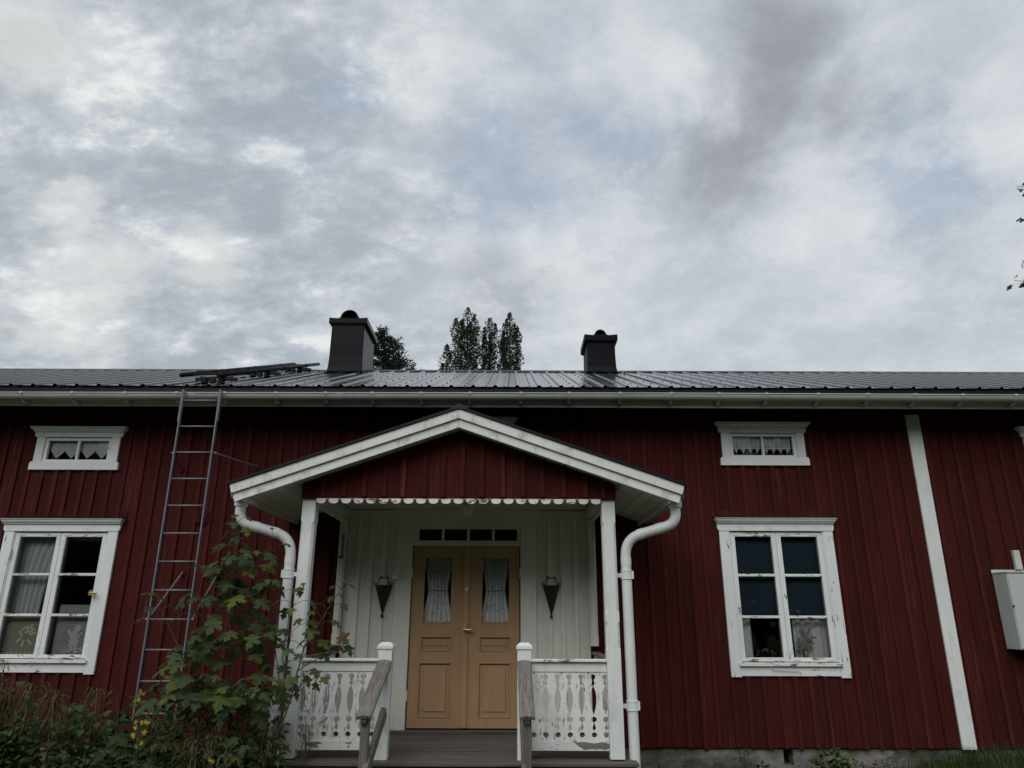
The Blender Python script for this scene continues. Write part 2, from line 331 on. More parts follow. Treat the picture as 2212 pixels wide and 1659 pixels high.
# ------------------------------------------------------------------ builders
WL = {}                                           # world position of every object made here
class MB:
    def __init__(s): s.v = []; s.f = []
    def add(s, vs_, fs):
        o = len(s.v); s.v += [tuple(p) for p in vs_]; s.f += [tuple(i + o for i in f) for f in fs]; return s
    def box(s, x0, x1, y0, y1, z0, z1):
        return s.hexa([(x0, y0, z0), (x1, y0, z0), (x1, y1, z0), (x0, y1, z0), (x0, y0, z1), (x1, y0, z1), (x1, y1, z1), (x0, y1, z1)])
    def hexa(s, p):
        return s.add(p, [(0, 3, 2, 1), (4, 5, 6, 7), (0, 1, 5, 4), (1, 2, 6, 5), (2, 3, 7, 6), (3, 0, 4, 7)])
    def beam(s, a, b, w, h, up=(0, 0, 1)):
        a, b = Vector(a), Vector(b); d = (b - a).normalized(); u = Vector(up); r = d.cross(u)
        if r.length < 1e-4: r = d.cross(Vector((0, 1, 0)))
        r.normalize(); u = r.cross(d).normalized(); q = []
        for c in (a, b):
            for i, j in ((-1, -1), (1, -1), (1, 1), (-1, 1)): q.append(c + r * (i * w / 2) + u * (j * h / 2))
        return s.add(q, [(3, 2, 1, 0), (4, 5, 6, 7), (0, 1, 5, 4), (1, 2, 6, 5), (2, 3, 7, 6), (3, 0, 4, 7)])
    def prism(s, pts, y0, y1, ax='y'):
        """closed polygon in x,z pushed along y (or in y,z along x, or x,y along z)"""
        n = len(pts); e = {'y': lambda p, t: (p[0], t, p[1]), 'x': lambda p, t: (t, p[0], p[1]), 'z': lambda p, t: (p[0], p[1], t)}[ax]
        return s.add([e(p, y0) for p in pts] + [e(p, y1) for p in pts],
                     [tuple(range(n)), tuple(range(2 * n - 1, n - 1, -1))] + [(i, i + n, (i + 1) % n + n, (i + 1) % n) for i in range(n)])
    def tube(s, path, r, n=8, cap=True):
        path = [Vector(p) for p in path]; k = len(path); rr = r if isinstance(r, (list, tuple)) else [r] * k
        t0 = (path[1] - path[0]).normalized(); ref = Vector((0, 0, 1)) if abs(t0.z) < 0.9 else Vector((1, 0, 0))
        u = t0.cross(ref).normalized(); vs_ = []; fs = []
        for i, p in enumerate(path):
            t = (path[min(i + 1, k - 1)] - path[max(i - 1, 0)]).normalized()
            u = (u - t * u.dot(t)).normalized(); w = t.cross(u)
            for j in range(n):
                a = 2 * math.pi * j / n; vs_.append(p + (u * math.cos(a) + w * math.sin(a)) * rr[i])
        for i in range(k - 1):
            for j in range(n): fs.append((i * n + j, i * n + (j + 1) % n, (i + 1) * n + (j + 1) % n, (i + 1) * n + j))
        if cap: fs += [tuple(range(n - 1, -1, -1)), tuple(range((k - 1) * n, k * n))]
        return s.add(vs_, fs)
    def lathe(s, prof, c, n=16):
        vs_ = []; fs = []
        for r_, z in prof:
            for j in range(n): a = 2 * math.pi * j / n; vs_.append((c[0] + r_ * math.cos(a), c[1] + r_ * math.sin(a), c[2] + z))
        for i in range(len(prof) - 1):
            for j in range(n): fs.append((i * n + j, i * n + (j + 1) % n, (i + 1) * n + (j + 1) % n, (i + 1) * n + j))
        fs += [tuple(range(n - 1, -1, -1)), tuple(range((len(prof) - 1) * n, len(prof) * n))]
        return s.add(vs_, fs)
    def build(s, name, mat, parent=None, bev=0.0, smooth=False, kind=None, label=None, origin=None):
        me = bpy.data.meshes.new(name)
        lo = [min(p[i] for p in s.v) for i in range(3)]; hi = [max(p[i] for p in s.v) for i in range(3)]
        o = Vector(origin) if origin else Vector(((lo[0] + hi[0]) / 2, (lo[1] + hi[1]) / 2, lo[2] if parent is None else (lo[2] + hi[2]) / 2))
        me.from_pydata([(p[0] - o.x, p[1] - o.y, p[2] - o.z) for p in s.v], [], s.f)
        if bev:
            bm = bmesh.new(); bm.from_mesh(me)
            es = [e for e in bm.edges if len(e.link_faces) == 2 and e.calc_face_angle(0) > 0.6]
            bmesh.ops.bevel(bm, geom=es, offset=bev, segments=1, affect='EDGES', profile=0.5, clamp_overlap=True)
            bm.to_mesh(me); bm.free()
        if smooth:
            me.polygons.foreach_set('use_smooth', [True] * len(me.polygons))
        me.materials.append(M[mat] if isinstance(mat, str) else mat); me.update()
        return put(me, name, o, parent, kind, label)
def put(me, name, loc, parent=None, kind=None, label=None, rot=None, scale=None):
    ob = bpy.data.objects.new(name, me); C.objects.link(ob); loc = Vector(loc); WL[ob.name] = loc
    if parent: ob.parent = parent; ob.location = loc - WL[parent.name]
    else: ob.location = loc
    if rot is not None: ob.rotation_mode = 'QUATERNION'; ob.rotation_quaternion = rot
    if scale is not None: ob.scale = (scale,) * 3
    if kind: ob['kind'] = kind
    if label: ob['label'] = label
    return ob
def thing(name, loc, label, cat, group=None):
    e = bpy.data.objects.new(name, None); C.objects.link(e); e.location = loc; e.empty_display_size = 0.2; WL[e.name] = Vector(loc)
    return tag(e, label, cat, group)
def tag(o, label, cat, group=None):
    o['label'] = label; o['category'] = cat
    if group: o['group'] = group
    return o
def Bx(x0, x1, y0, y1, z0, z1): return MB().box(x0, x1, y0, y1, z0, z1)
def smooth_by_angle(ob, a=35):
    me = ob.data; me.polygons.foreach_set('use_smooth', [True] * len(me.polygons)); me.set_sharp_from_angle(angle=R(a))
def minus(rects, h):
    out = []
    for (x0, x1, z0, z1) in rects:
        a0, a1, b0, b1 = h
        if a1 <= x0 or a0 >= x1 or b1 <= z0 or b0 >= z1: out.append((x0, x1, z0, z1)); continue
        if a0 > x0: out.append((x0, a0, z0, z1))
        if a1 < x1: out.append((a1, x1, z0, z1))
        m0, m1 = max(x0, a0), min(x1, a1)
        if b0 > z0: out.append((m0, m1, z0, b0))
        if b1 < z1: out.append((m0, m1, b1, z1))
    return out

# ------------------------------------------------------------------ main measures (metres)
YW = 8.2                       # face of the wall boards
ZS, ZE = 0.37, 4.02            # siding bottom, top
HX0, HX1 = -9.4, 10.2          # house ends
PX = -0.497                    # centre line of the porch
ZD = 0.50                      # porch floor
ZC = 2.82                      # porch ceiling
YP = 6.69                      # front of the posts
# ------------------------------------------------------------------ ground
def gz(x, y):
    t = max(0, min(1, (x - 3.2) / 1.8)); t = t * t * (3 - 2 * t); u = max(0, min(1, (y - 4.0) / 3.6))
    l = max(0, min(1, (-2.4 - x) / 1.2)); return 0.27 * t * u + 0.10 * l * u + 0.02 * math.sin(x * 2.1) * math.sin(y * 1.7)
xs = [-1500, -400, -120, -40, -20] + [-12 + 0.4 * i for i in range(63)] + [20, 40, 120, 400, 1500]
ys = [-1500, -400, -120, -40, -15, -6, -2, 0, 2] + [3 + 0.35 * i for i in range(17)] + [9.5, 12, 16, 22, 40, 120, 400, 1500]
g = MB(); g.add([(x, y, gz(x, min(y, 8.6))) for y in ys for x in xs],
                [(j * len(xs) + i, j * len(xs) + i + 1, (j + 1) * len(xs) + i + 1, (j + 1) * len(xs) + i) for j in range(len(ys) - 1) for i in range(len(xs) - 1)])
g.build('ground', 'ground', None, smooth=True, kind='structure', origin=(0, 0, 0))

# ------------------------------------------------------------------ farmhouse
house = thing('farmhouse', (0, 9.9, 0), 'long dark red board and batten farmhouse with white window frames and dark steel roof', 'house')
# windows: (photo px) casing left/right at mid height, cornice top, bottom
def big_levels(x, top, bot):
    ref = [1119.6, 1132, 1148, 1159.5, 1240.5, 1245, 1330.5, 1335, 1420.5, 1429.6, 1431, 1439, 1460.5]
    k = (bot - top) / (ref[-1] - ref[0]); return [P(x, top + (r - ref[0]) * k, YW).z for r in ref]
BIG = [dict(x0=2.355, x1=3.64, z=big_levels(1695, 1119.6, 1460.5)), dict(x0=-5.74, x1=-4.455, z=big_levels(140, 1121, 1453))]
def small_levels(x, top):
    ref = [915.5, 925.4, 936, 943, 983.6, 989, 1006.7]; return [P(x, top + r - 915.5, YW).z for r in ref]
SMALL = [dict(x0=2.475, x1=3.455, z=small_levels(1650, 915.5)), dict(x0=-5.60, x1=-4.62, z=small_levels(165, 925)),
         dict(x0=-0.987, x1=-0.007, z=small_levels(1080, 905)), dict(x0=6.05, x1=7.03, z=small_levels(2250, 925))]
CW = 0.112; CS = 0.095
openings = []; covers = []
for w in BIG:
    openings.append((w['x0'] + CW, w['x1'] - CW, w['z'][9], w['z'][2])); covers.append((w['x0'], w['x1'], w['z'][12], w['z'][0] + 0.005))
for w in SMALL:
    openings.append((w['x0'] + CS, w['x1'] - CS, w['z'][5], w['z'][2])); covers.append((w['x0'] - 0.02, w['x1'] + 0.02, w['z'][6], w['z'][0]))
PWX0, PWX1 = PX - 1.36, PX + 1.36       # white painted part of the wall inside the porch
porch_rect = (PWX0, PWX1, ZS - 1, ZC)
DX0, DX1, DZ0, DZ1 = -1.10, 0.09, 0.54, 2.41
door_rect = (DX0 - 0.0, DX1 + 0.0, DZ0 - 0.04, 2.66)
# wall core behind the boards
core = [(HX0, HX1, ZS, 4.3)]
for h in openings + [door_rect]: core = minus(core, h)
mb = MB()
for (a, b, c, d) in core: mb.box(a, b, YW + 0.026, YW + 0.16, c, d)
wall = mb.build('wall', 'red_core', house)
# board and batten siding
x = HX0; edges = [x]
while x < HX1:
    x += random.uniform(0.150, 0.192); edges.append(x)
for i in range(len(edges) - 1):
    rs = [(edges[i] + 0.001, edges[i + 1] - 0.001, ZS + random.uniform(-0.006, 0.006), ZE)]
    for h in openings + [porch_rect]: rs = minus(rs, h)
    if not rs: continue
    dy = random.uniform(-0.002, 0.002)
    for (a, b, c, d) in rs: Bx(a, b, YW + dy, YW + 0.022, c, d).build('wall_board', 'red', wall)
for i in range(1, len(edges) - 1):
    xb = edges[i] + random.uniform(-0.008, 0.008); hw = random.uniform(0.020, 0.026)
    if PWX0 - 0.09 < xb < PWX1 + 0.09: segs = [(xb - hw, xb + hw, ZC, ZE)]
    else: segs = [(xb - hw, xb + hw, ZS - 0.005 + random.uniform(-0.012, 0.012), ZE)]
    if 4.66 < xb < 4.88: continue
    for (a0, a1, b0, b1) in covers:
        new = []
        for (p, q, r_, s_) in segs:
            if a0 - 0.02 < xb < a1 + 0.02 and b0 < s_ and b1 > r_:
                if b0 > r_: new.append((p, q, r_, b0))
                if b1 < s_: new.append((p, q, b1, s_))
            else: new.append((p, q, r_, s_))
        segs = new
    for (a, b, c, d) in segs:
        if d - c < 0.02: continue
        mb = MB(); t = random.uniform(-0.004, 0.004); y0 = YW - random.uniform(0.018, 0.024)
        mb.hexa([(a + t, y0, c), (b + t, y0, c), (b + t, YW - 0.0025, c), (a + t, YW - 0.0025, c), (a - t, y0, d), (b - t, y0, d), (b - t, YW - 0.0025, d), (a - t, YW - 0.0025, d)])
        mb.build('batten', 'red_b', wall, bev=0.003)
MB().hexa([(4.69, YW - 0.030, ZS - 0.01), (4.84, YW - 0.030, ZS - 0.01), (4.84, YW - 0.003, ZS - 0.01), (4.69, YW - 0.003, ZS - 0.01),
           (4.70, YW - 0.030, 3.97), (4.86, YW - 0.030, 3.97), (4.86, YW - 0.003, 3.97), (4.70, YW - 0.003, 3.97)]).build('corner_board', 'white', house, bev=0.004, label='white vertical board dividing the red wall')
# other outer walls and the rooms inside
mb = MB()
YB = 15.0
mb.box(HX0, HX1, YB - 0.15, YB, 0, 4.1)
for xx in (HX0, HX1 - 0.15):
    mb.prism([(YW + 0.17, 0.0), (YB - 0.16, 0.0), (YB - 0.16, 4.1), (11.2, 5.4), (YW + 0.17, 4.2)], xx, xx + 0.15, 'x')
mb.build('rear_wall', 'red', house)
mb = MB(); mb.box(HX0 + 0.2, HX1 - 0.2, YW + 0.17, YB - 0.2, 3.02, 3.12); mb.box(HX0 + 0.2, HX1 - 0.2, YW + 0.17, YB - 0.2, 0.38, 0.46)
for xx in (-3.2, 1.6, 5.4): mb.box(xx, xx + 0.1, YW + 0.17, 11.6, 0.47, 3.01)
mb.box(HX0 + 0.2, HX1 - 0.2, 11.7, 11.8, 0.47, 3.01)
mb.build('room_partition', 'dark_room', house)
# foundation with a vent hole
hx0, hx1, hz0, hz1 = P(1695, 1630, YW).x, P(1716, 1630, YW).x, 0.20, P(1700, 1620, YW).z
mb = MB(); fr = [(HX0, HX1, -0.3, ZS - 0.004)]
fr = minus(fr, (hx0, hx1, hz0, hz1))
nx = 160
for (a, b, c, d) in fr:
    k = max(1, int((b - a) / 0.16)); l = max(1, int((d - c) / 0.09)); o = len(mb.v); 
    vs_ = [(a + (b - a) * i / k, YW + 0.035 + (random.uniform(-0.018, 0.012) if 0 < j < l and 0 < i < k else 0), c + (d - c) * j / l) for j in range(l + 1) for i in range(k + 1)]
    mb.add(vs_, [(j * (k + 1) + i, j * (k + 1) + i + 1, (j + 1) * (k + 1) + i + 1, (j + 1) * (k + 1) + i) for j in range(l) for i in range(k)])
mb.box(hx0 - 0.02, hx1 + 0.02, YW + 0.30, YW + 0.32, hz0 - 0.02, hz1 + 0.02)
for a, b in ((hx0 - 0.02, hx0), (hx1, hx1 + 0.02)): mb.box(a, b, YW + 0.036, YW + 0.30, hz0, hz1)
mb.box(hx0, hx1, YW + 0.036, YW + 0.30, hz0 - 0.02, hz0); mb.box(hx0, hx1, YW + 0.036, YW + 0.30, hz1, hz1 + 0.02)
mb.build('foundation', 'stone', house, label='rough grey stone footing with a square vent hole')

# ---- windows
def moulding(mb, x0, x1, z0, z1, y0, steps):
    """cornice: stacked steps flaring upwards; steps = (height share, overhang, depth)"""
    z = z0
    for i, (sh, ov, dp) in enumerate(steps):
        zt = z + (z1 - z0) * sh
        o2, d2 = (steps[i + 1][1], steps[i + 1][2]) if i + 1 < len(steps) and i % 2 == 1 else (ov, dp)
        mb.hexa([(x0 - ov, y0 - dp, z), (x1 + ov, y0 - dp, z), (x1 + ov, y0, z), (x0 - ov, y0, z), (x0 - o2, y0 - d2, zt), (x1 + o2, y0 - d2, zt), (x1 + o2, y0, zt), (x0 - o2, y0, zt)])
        z = zt + 0.0004
def pane(x0, x1, z0, z1, y, parent):
    return MB().add([(x0, y, z0), (x1, y, z0), (x1, y, z1), (x0, y, z1)], [(0, 1, 2, 3)]).build('pane', 'glass', parent)
def big_window(w, label):
    x0, x1, z = w['x0'], w['x1'], w['z']; yb = YW - 0.002
    ct, cm, fb, gt, m1t, m1b, m2t, m2b, gb, sb, st, sbt, bot = z
    xi0, xi1 = x0 + CW + 0.012, x1 - CW - 0.012
    mb = MB(); mb.box(x0 + CW, xi0 - 0.001, YW - 0.02, YW + 0.17, sb, fb); mb.box(xi1 + 0.001, x1 - CW, YW - 0.02, YW + 0.17, sb, fb)
    mb.box(x0 + CW, x1 - CW, YW + 0.03, YW + 0.17, sb - 0.03, sb - 0.0005); mb.box(x0 + CW, x1 - CW, YW + 0.03, YW + 0.17, fb + 0.0005, fb + 0.02)
    win = mb.build('window', 'worn_v', house, label=label)
    Bx(x0, x0 + CW - 0.0005, YW - 0.034, yb, bot - 0.012, fb - 0.001).build('side_casing', 'worn_v', win, bev=0.004)
    Bx(x1 - CW + 0.0005, x1, YW - 0.034, yb, bot - 0.018, fb - 0.001).build('side_casing', 'worn_v', win, bev=0.004)
    Bx(x0 + CW + 0.001, x1 - CW - 0.001, YW - 0.028, yb, bot, sbt - 0.001).build('apron', 'worn_h', win, bev=0.003)
    MB().prism([(x0 - 0.018, cm), (x0 - 0.018, fb + 0.03), (x0 - 0.004, fb), (x1 + 0.004, fb), (x1 + 0.018, fb + 0.03), (x1 + 0.018, cm)], YW - 0.040, yb).build('frieze', 'white_h', win, bev=0.003)
    mb = MB(); moulding(mb, x0 - 0.018, x1 + 0.018, cm + 0.0005, ct, yb, [(0.16, 0.006, 0.056), (0.30, 0.006, 0.062), (0.26, 0.020, 0.078), (0.28, 0.032, 0.090)])
    mb.build('cornice', 'white_h', win, bev=0.002)
    mb = MB(); mb.box(x0 - 0.062, x1 + 0.062, YW - 0.104, yb, ct + 0.001, ct + 0.007); mb.box(x0 - 0.07, x1 + 0.055, YW - 0.008, yb, ct + 0.008, ct + 0.085)
    mb.build('head_flashing', 'red', win)
    Bx(x0 + CW - 0.02, x1 - CW + 0.02, YW - 0.060, YW + 0.03, sbt, st).build('sill', 'flake_h', win, bev=0.003)
    xm = (xi0 + xi1) / 2; yf = YW - 0.012; yk = YW + 0.028
    stile = 0.052
    for (a, b) in ((xi0, xm - 0.002), (xm + 0.002, xi1)):
        mb = MB(); mb.box(a, a + stile, yf, yk, sb + 0.001, fb - 0.012); mb.box(b - stile, b, yf, yk, sb + 0.001, fb - 0.012)
        sash = mb.build('sash', 'worn_v', win, bev=0.003)
        for (z_a, z_b) in ((gt, fb - 0.013), (sb + 0.002, gb)): Bx(a + stile + .0005, b - stile - .0005, yf + 0.001, yk, z_a, z_b).build('sash_rail', 'flake_h', win, bev=0.003)
        for (zt, zb) in ((m1t, m1b), (m2t, m2b)):
            Bx(a + stile + .0005, b - stile - .0005, yf - 0.002, yk, zb - 0.004, zt + 0.003).build('muntin', 'flake_h', win, bev=0.004)
        for (zt, zb) in ((gt + 0.004, m1t - 0.004), (m1b + 0.004, m2t - 0.004), (m2b + 0.004, gb - 0.004)):
            pane(a + stile - 0.004, b - stile + 0.004, zb, zt, yk - 0.012, win)
        # iron corner straps
        mb = MB()
        for (cx, sg) in ((a + 0.012, 1), (b - 0.012, -1)):
            for (cz, sz) in ((fb - 0.034, -1), (sb + 0.024, 1)):
                mb.box(min(cx, cx + sg * 0.10), max(cx, cx + sg * 0.10), yf - 0.004, yf - 0.0005, cz - 0.009, cz + 0.009)
                z_a, z_b = sorted((cz + sz * 0.0095, cz + sz * 0.10)); mb.box(cx + (0 if sg > 0 else -0.018), cx + (0.018 if sg > 0 else 0), yf - 0.004, yf - 0.0005, z_a, z_b)
        mb.build('corner_strap', 'worn_v', win)
        # inner sash seen through the glass
        mb = MB(); mb.box(a - 0.004, a + 0.045, YW + 0.055, YW + 0.075, sb, fb); mb.box(b - 0.045, b + 0.004, YW + 0.055, YW + 0.075, sb, fb)
        mb.box(a + 0.046, b - 0.046, YW + 0.057, YW + 0.073, fb - 0.06, fb); mb.box(a + 0.046, b - 0.046, YW + 0.057, YW + 0.073, sb, sb + 0.03)
        mb.build('inner_sash', 'inner', win)
    # inside reveal and sill board
    mb = MB(); mb.box(x0 + CW - 0.03, x0 + CW - 0.002, YW + 0.172, YW + 0.30, sb, fb); mb.box(x1 - CW + 0.002, x1 - CW + 0.03, YW + 0.172, YW + 0.30, sb, fb); mb.box(x0 + CW - 0.03, x1 - CW + 0.03, YW + 0.172, YW + 0.36, sb - 0.035, sb - 0.004)
    mb.build('inner_reveal', 'inner', win)
    return win, xi0, xm, xi1
def small_window(w, label):
    x0, x1, z = w['x0'], w['x1'], w['z']; ct, cm, fb, gt, gb, sb, bot = z; yb = YW - 0.002
    a, b = x0 + CS + 0.002, x1 - CS - 0.002; xm = (a + b) / 2; yf, yk = YW - 0.012, YW + 0.028
    mb = MB(); mb.box(a, a + 0.038, yf, yk, sb + 0.003, fb - 0.006); mb.box(b - 0.038, b, yf, yk, sb + 0.003, fb - 0.006)
    mb.box(a + 0.038, b - 0.038, yf + 0.001, yk, gt, fb - 0.007); mb.box(a + 0.038, b - 0.038, yf + 0.001, yk, sb + 0.004, gb)
    win = mb.build('window', 'worn_h', house, label=label)
    for p, q in ((x0, x0 + CS), (x1 - CS, x1)): Bx(p, q, YW - 0.032, yb, sb + 0.001, fb - 0.001).build('side_casing', 'white', win, bev=0.003)
    MB().prism([(x0 - 0.03, bot), (x0 - 0.03, sb - 0.02), (x0 - 0.015, sb), (x1 + 0.015, sb), (x1 + 0.03, sb - 0.02), (x1 + 0.03, bot)], YW - 0.040, yb).build('apron', 'worn_h', win, bev=0.003)
    MB().prism([(x0 - 0.03, cm), (x0 - 0.03, fb + 0.02), (x0 - 0.015, fb), (x1 + 0.015, fb), (x1 + 0.03, fb + 0.02), (x1 + 0.03, cm)], YW - 0.040, yb).build('frieze', 'white_h', win, bev=0.003)
    mb = MB(); moulding(mb, x0 - 0.03, x1 + 0.03, cm + 0.0005, ct, yb, [(0.2, 0.012, 0.058), (0.34, 0.012, 0.064), (0.24, 0.034, 0.082), (0.22, 0.046, 0.094)])
    mb.build('cornice', 'white_h', win, bev=0.002)
    Bx(xm - 0.013, xm + 0.013, yf - 0.001, yk, gb + 0.0005, gt - 0.0005).build('muntin', 'worn_v', win, bev=0.003)
    pane(a + 0.035, xm - 0.010, gb - 0.004, gt + 0.004, yk - 0.012, win); pane(xm + 0.010, b - 0.035, gb - 0.004, gt + 0.004, yk - 0.012, win)
    mb = MB(); mb.box(a - 0.03, a + 0.01, YW + 0.165, YW + 0.28, sb - 0.03, fb); mb.box(b - 0.01, b + 0.03, YW + 0.165, YW + 0.28, sb - 0.03, fb); mb.box(a + 0.011, b - 0.011, YW + 0.165, YW + 0.28, sb - 0.03, sb); mb.box(a + 0.011, b - 0.011, YW + 0.165, YW + 0.28, fb - 0.02, fb)
    mb.build('inner_reveal', 'inner', win)
    return win, a + 0.038, xm, b - 0.038
wR, rA, rM, rB = big_window(BIG[0], 'six-pane window with peeling white frame and navy blind')
wL, lA, lM, lB = big_window(BIG[1], 'six-pane window with sheer curtain and lace panels')
sR = small_window(SMALL[0], 'low attic window with fine diamond lace'); sL = small_window(SMALL[1], 'low attic window with large pointed lace')
small_window(SMALL[2], 'low attic window above the porch ridge'); small_window(SMALL[3], 'low attic window above the grey cabinet')
# iron stay on the right apron, brass knob on the left window
a = P(1632 , 1452, YW); MB().tube([P(1668, 1445, YW - 0.035), P(1671, 1447, YW - 0.05), P(1729, 1451, YW - 0.05), P(1731, 1456, YW - 0.045)], 0.004, 6).build('stay_hook', 'steel', wR)
kb = P(204, 1281, YW - 0.02)
mb = MB(); mb.tube([kb + Vector((-0.0, 0.02, 0)), kb + Vector((-0.01, -0.055, 0.0))], [0.012, 0.010], 10); mb.tube([kb + Vector((-0.01, -0.050, 0)), kb + Vector((-0.012, -0.058, 0))], 0.030, 14); mb.tube([kb + Vector((-0.012, -0.058, 0)), kb + Vector((0.06, -0.07, -0.004))], 0.009, 8)
mb.build('casement_knob', 'brass', wL, smooth=False)
hz = P(60, 1195, YW).z; Bx(BIG[1]['x0'] + CW - 0.01, BIG[1]['x0'] + CW + 0.012, YW - 0.046, YW - 0.035, hz - 0.055, hz + 0.055).build('hinge', 'worn_v', wL)

# ---- main roof
YE, ZEV = 7.70, 4.150           # eave line
YR, ZR = 11.2, 5.545            # ridge line
SL = (ZR - ZEV) / (YR - YE)
def roof_profile(x0, x1, pitch=0.25):
    pts = []; n = int((x1 - x0) / pitch)
    for i in range(n):
        b = x0 + i * pitch
        pts += [(b, 0), (b + 0.034, 0.0), (b + 0.038, 0.006)] + [(b + 0.060 - 0.022 * math.cos(a), 0.006 + 0.014 * math.sin(a)) for a in [R(t) for t in (30, 60, 90, 120, 150)]] + [(b + 0.082, 0.006), (b + 0.086, 0.0), (b + 0.150, 0.0), (b + 0.156, 0.003), (b + 0.184, 0.003), (b + 0.190, 0.0)]
    pts.append((x0 + n * pitch, 0)); return pts
def sheet(mb, pts, a, b, nrm):
    k = len(pts); a, b, nrm = Vector(a), Vector(b), Vector(nrm).normalized()
    vs_ = [a + Vector((p[0], 0, 0)) + nrm * p[1] for p in pts] + [b + Vector((p[0], 0, 0)) + nrm * p[1] for p in pts]
    mb.add(vs_, [(i, i + 1, i + 1 + k, i + k) for i in range(k - 1)])
RX0, RX1 = HX0 - 0.35, HX1 + 0.35
prof = roof_profile(RX0, RX1); mb = MB()
sheet(mb, prof, (0, YE - 0.03, ZEV - 0.03 * SL), (0, YR, ZR), (0, -SL, 1))
sheet(mb, prof, (0, 2 * YR - YE, ZEV), (0, YR, ZR), (0, SL, 1))
roof = mb.build('roof', 'roof', house, label='dark ribbed steel sheet roof')
mb = MB()   # boarding below the sheets, open eaves
for s_, yb_ in ((1, YE + 0.02), (-1, 2 * YR - YE - 0.02)):
    mb.prism([(yb_, ZEV - 0.03 + 0.02 * SL), (YR, ZR - 0.03), (YR, ZR - 0.13), (yb_, ZEV - 0.13 + 0.02 * SL)], RX0 + 0.02, RX1 - 0.02, 'x')
mb.build('roof_boarding', 'red_core', roof)
mb = MB(); mb.prism([(YR - 0.20, ZR - 0.20 * SL + 0.018), (YR, ZR + 0.030), (YR + 0.20, ZR - 0.20 * SL + 0.018), (YR + 0.2, ZR - 0.2 * SL + 0.002), (YR, ZR + 0.020), (YR - 0.2, ZR - 0.2 * SL + 0.002)], RX0, RX1, 'x')
mb.build('ridge_cap', 'trim', roof)
mb = MB(); mb.box(RX0, RX1, YE + 0.000, YE + 0.012, ZEV - 0.105, ZEV - 0.014); mb.box(RX0, RX1, YE - 0.022, YE - 0.001, ZEV - 0.105, ZEV - 0.100)
mb.build('drip_edge', 'trim', roof)
mb = MB()
for i in range(int((RX1 - RX0) / 0.25)):
    for j in range(8):
        t = 0.03 + j * 0.135; xx = RX0 + i * 0.25 + 0.205; yy = YE + (YR - YE) * t; zz_ = ZEV + (ZR - ZEV) * t + 0.001
        mb.lathe([(0.009, 0), (0.009, 0.005), (0.005, 0.008)], (xx, yy, zz_), 6)
mb.build('roof_screws', 'black', roof, kind='stuff')
# fascia board and gutter
Bx(RX0, RX1, YE + 0.035, YE + 0.060, P(1106, 879.5, 7.74).z, ZEV - 0.07).build('fascia', 'white_h', house, label='white fascia board under the eave')
GR, GY, GZ = 0.062, YE - 0.058, P(1106, 852.5, 7.6).z
mb = MB(); prof = [(GY + GR * math.cos(a), GZ + GR * 1.05 * math.sin(a)) for a in [math.pi + math.pi * i / 12 for i in range(13)]]
lip = [(GY - GR - 0.002 + 0.008 * math.cos(a), GZ + 0.004 + 0.008 * math.sin(a)) for a in [2 * math.pi * i / 8 for i in range(8)]]
k = len(prof); GX = [RX0, -3.0, 1.74, 6.0, RX1]; dzs = [-0.012, 0.0, 0.012, 0.004, -0.01]
for q in range(len(GX) - 1):
    sec = []
    for xx, dz in ((GX[q], dzs[q]), (GX[q + 1], dzs[q + 1])): sec += [(xx, p[0], p[1] + dz) for p in prof] + [(xx, GY + (p[0] - GY) * 0.95, GZ + (p[1] - GZ) * 0.95 + dz) for p in reversed(prof)]
    mb.add(sec, [(i, (i + 1) % (2 * k), (i + 1) % (2 * k) + 2 * k, i + 2 * k) for i in range(2 * k)])
    n = 8; mb.add([(xx, p[0], p[1] + dz) for xx, dz in ((GX[q], dzs[q]), (GX[q + 1], dzs[q + 1])) for p in lip], [(i, (i + 1) % n, (i + 1) % n + n, i + n) for i in range(n)])
gut = mb.build('gutter', 'gutter', house, smooth=True, label='long pale half-round gutter')
def gutter_dz(xx):
    for q in range(len(GX) - 1):
        if GX[q] <= xx <= GX[q + 1]: return dzs[q] + (dzs[q + 1] - dzs[q]) * (xx - GX[q]) / (GX[q + 1] - GX[q])
    return 0
xx = RX0 + 0.3
while xx < RX1:
    dz = gutter_dz(xx); mb = MB(); s2 = [(GY + (GR + 0.004) * math.cos(a), GZ + dz + (GR * 1.05 + 0.004) * math.sin(a)) for a in [math.pi + math.pi * i / 10 for i in range(11)]]
    for w_ in (-0.012, ): mb.add([(xx + w_, *p) for p in s2] + [(xx - w_, *p) for p in s2], [(i, i + 1, i + 12, i + 11) for i in range(10)])
    mb.box(xx - 0.014, xx + 0.014, GY - GR - 0.013, GY - GR + 0.006, GZ + dz - 0.008, GZ + dz + 0.017)
    mb.hexa([(xx - .022, GY + 0.02, GZ + dz - GR - 0.035), (xx + .022, GY + 0.02, GZ + dz - GR - 0.035), (xx + .022, YE + 0.034, GZ + dz - GR - 0.04), (xx - .022, YE + 0.034, GZ + dz - GR - 0.04),
             (xx - .012, GY - 0.02, GZ + dz - GR - 0.008), (xx + .012, GY - 0.02, GZ + dz - GR - 0.008), (xx + .012, YE + 0.034, GZ + dz - GR + 0.01), (xx - .012, YE + 0.034, GZ + dz - GR + 0.01)])
    mb.build('gutter_bracket', 'gutter', gut); xx += random.uniform(0.52, 0.60)
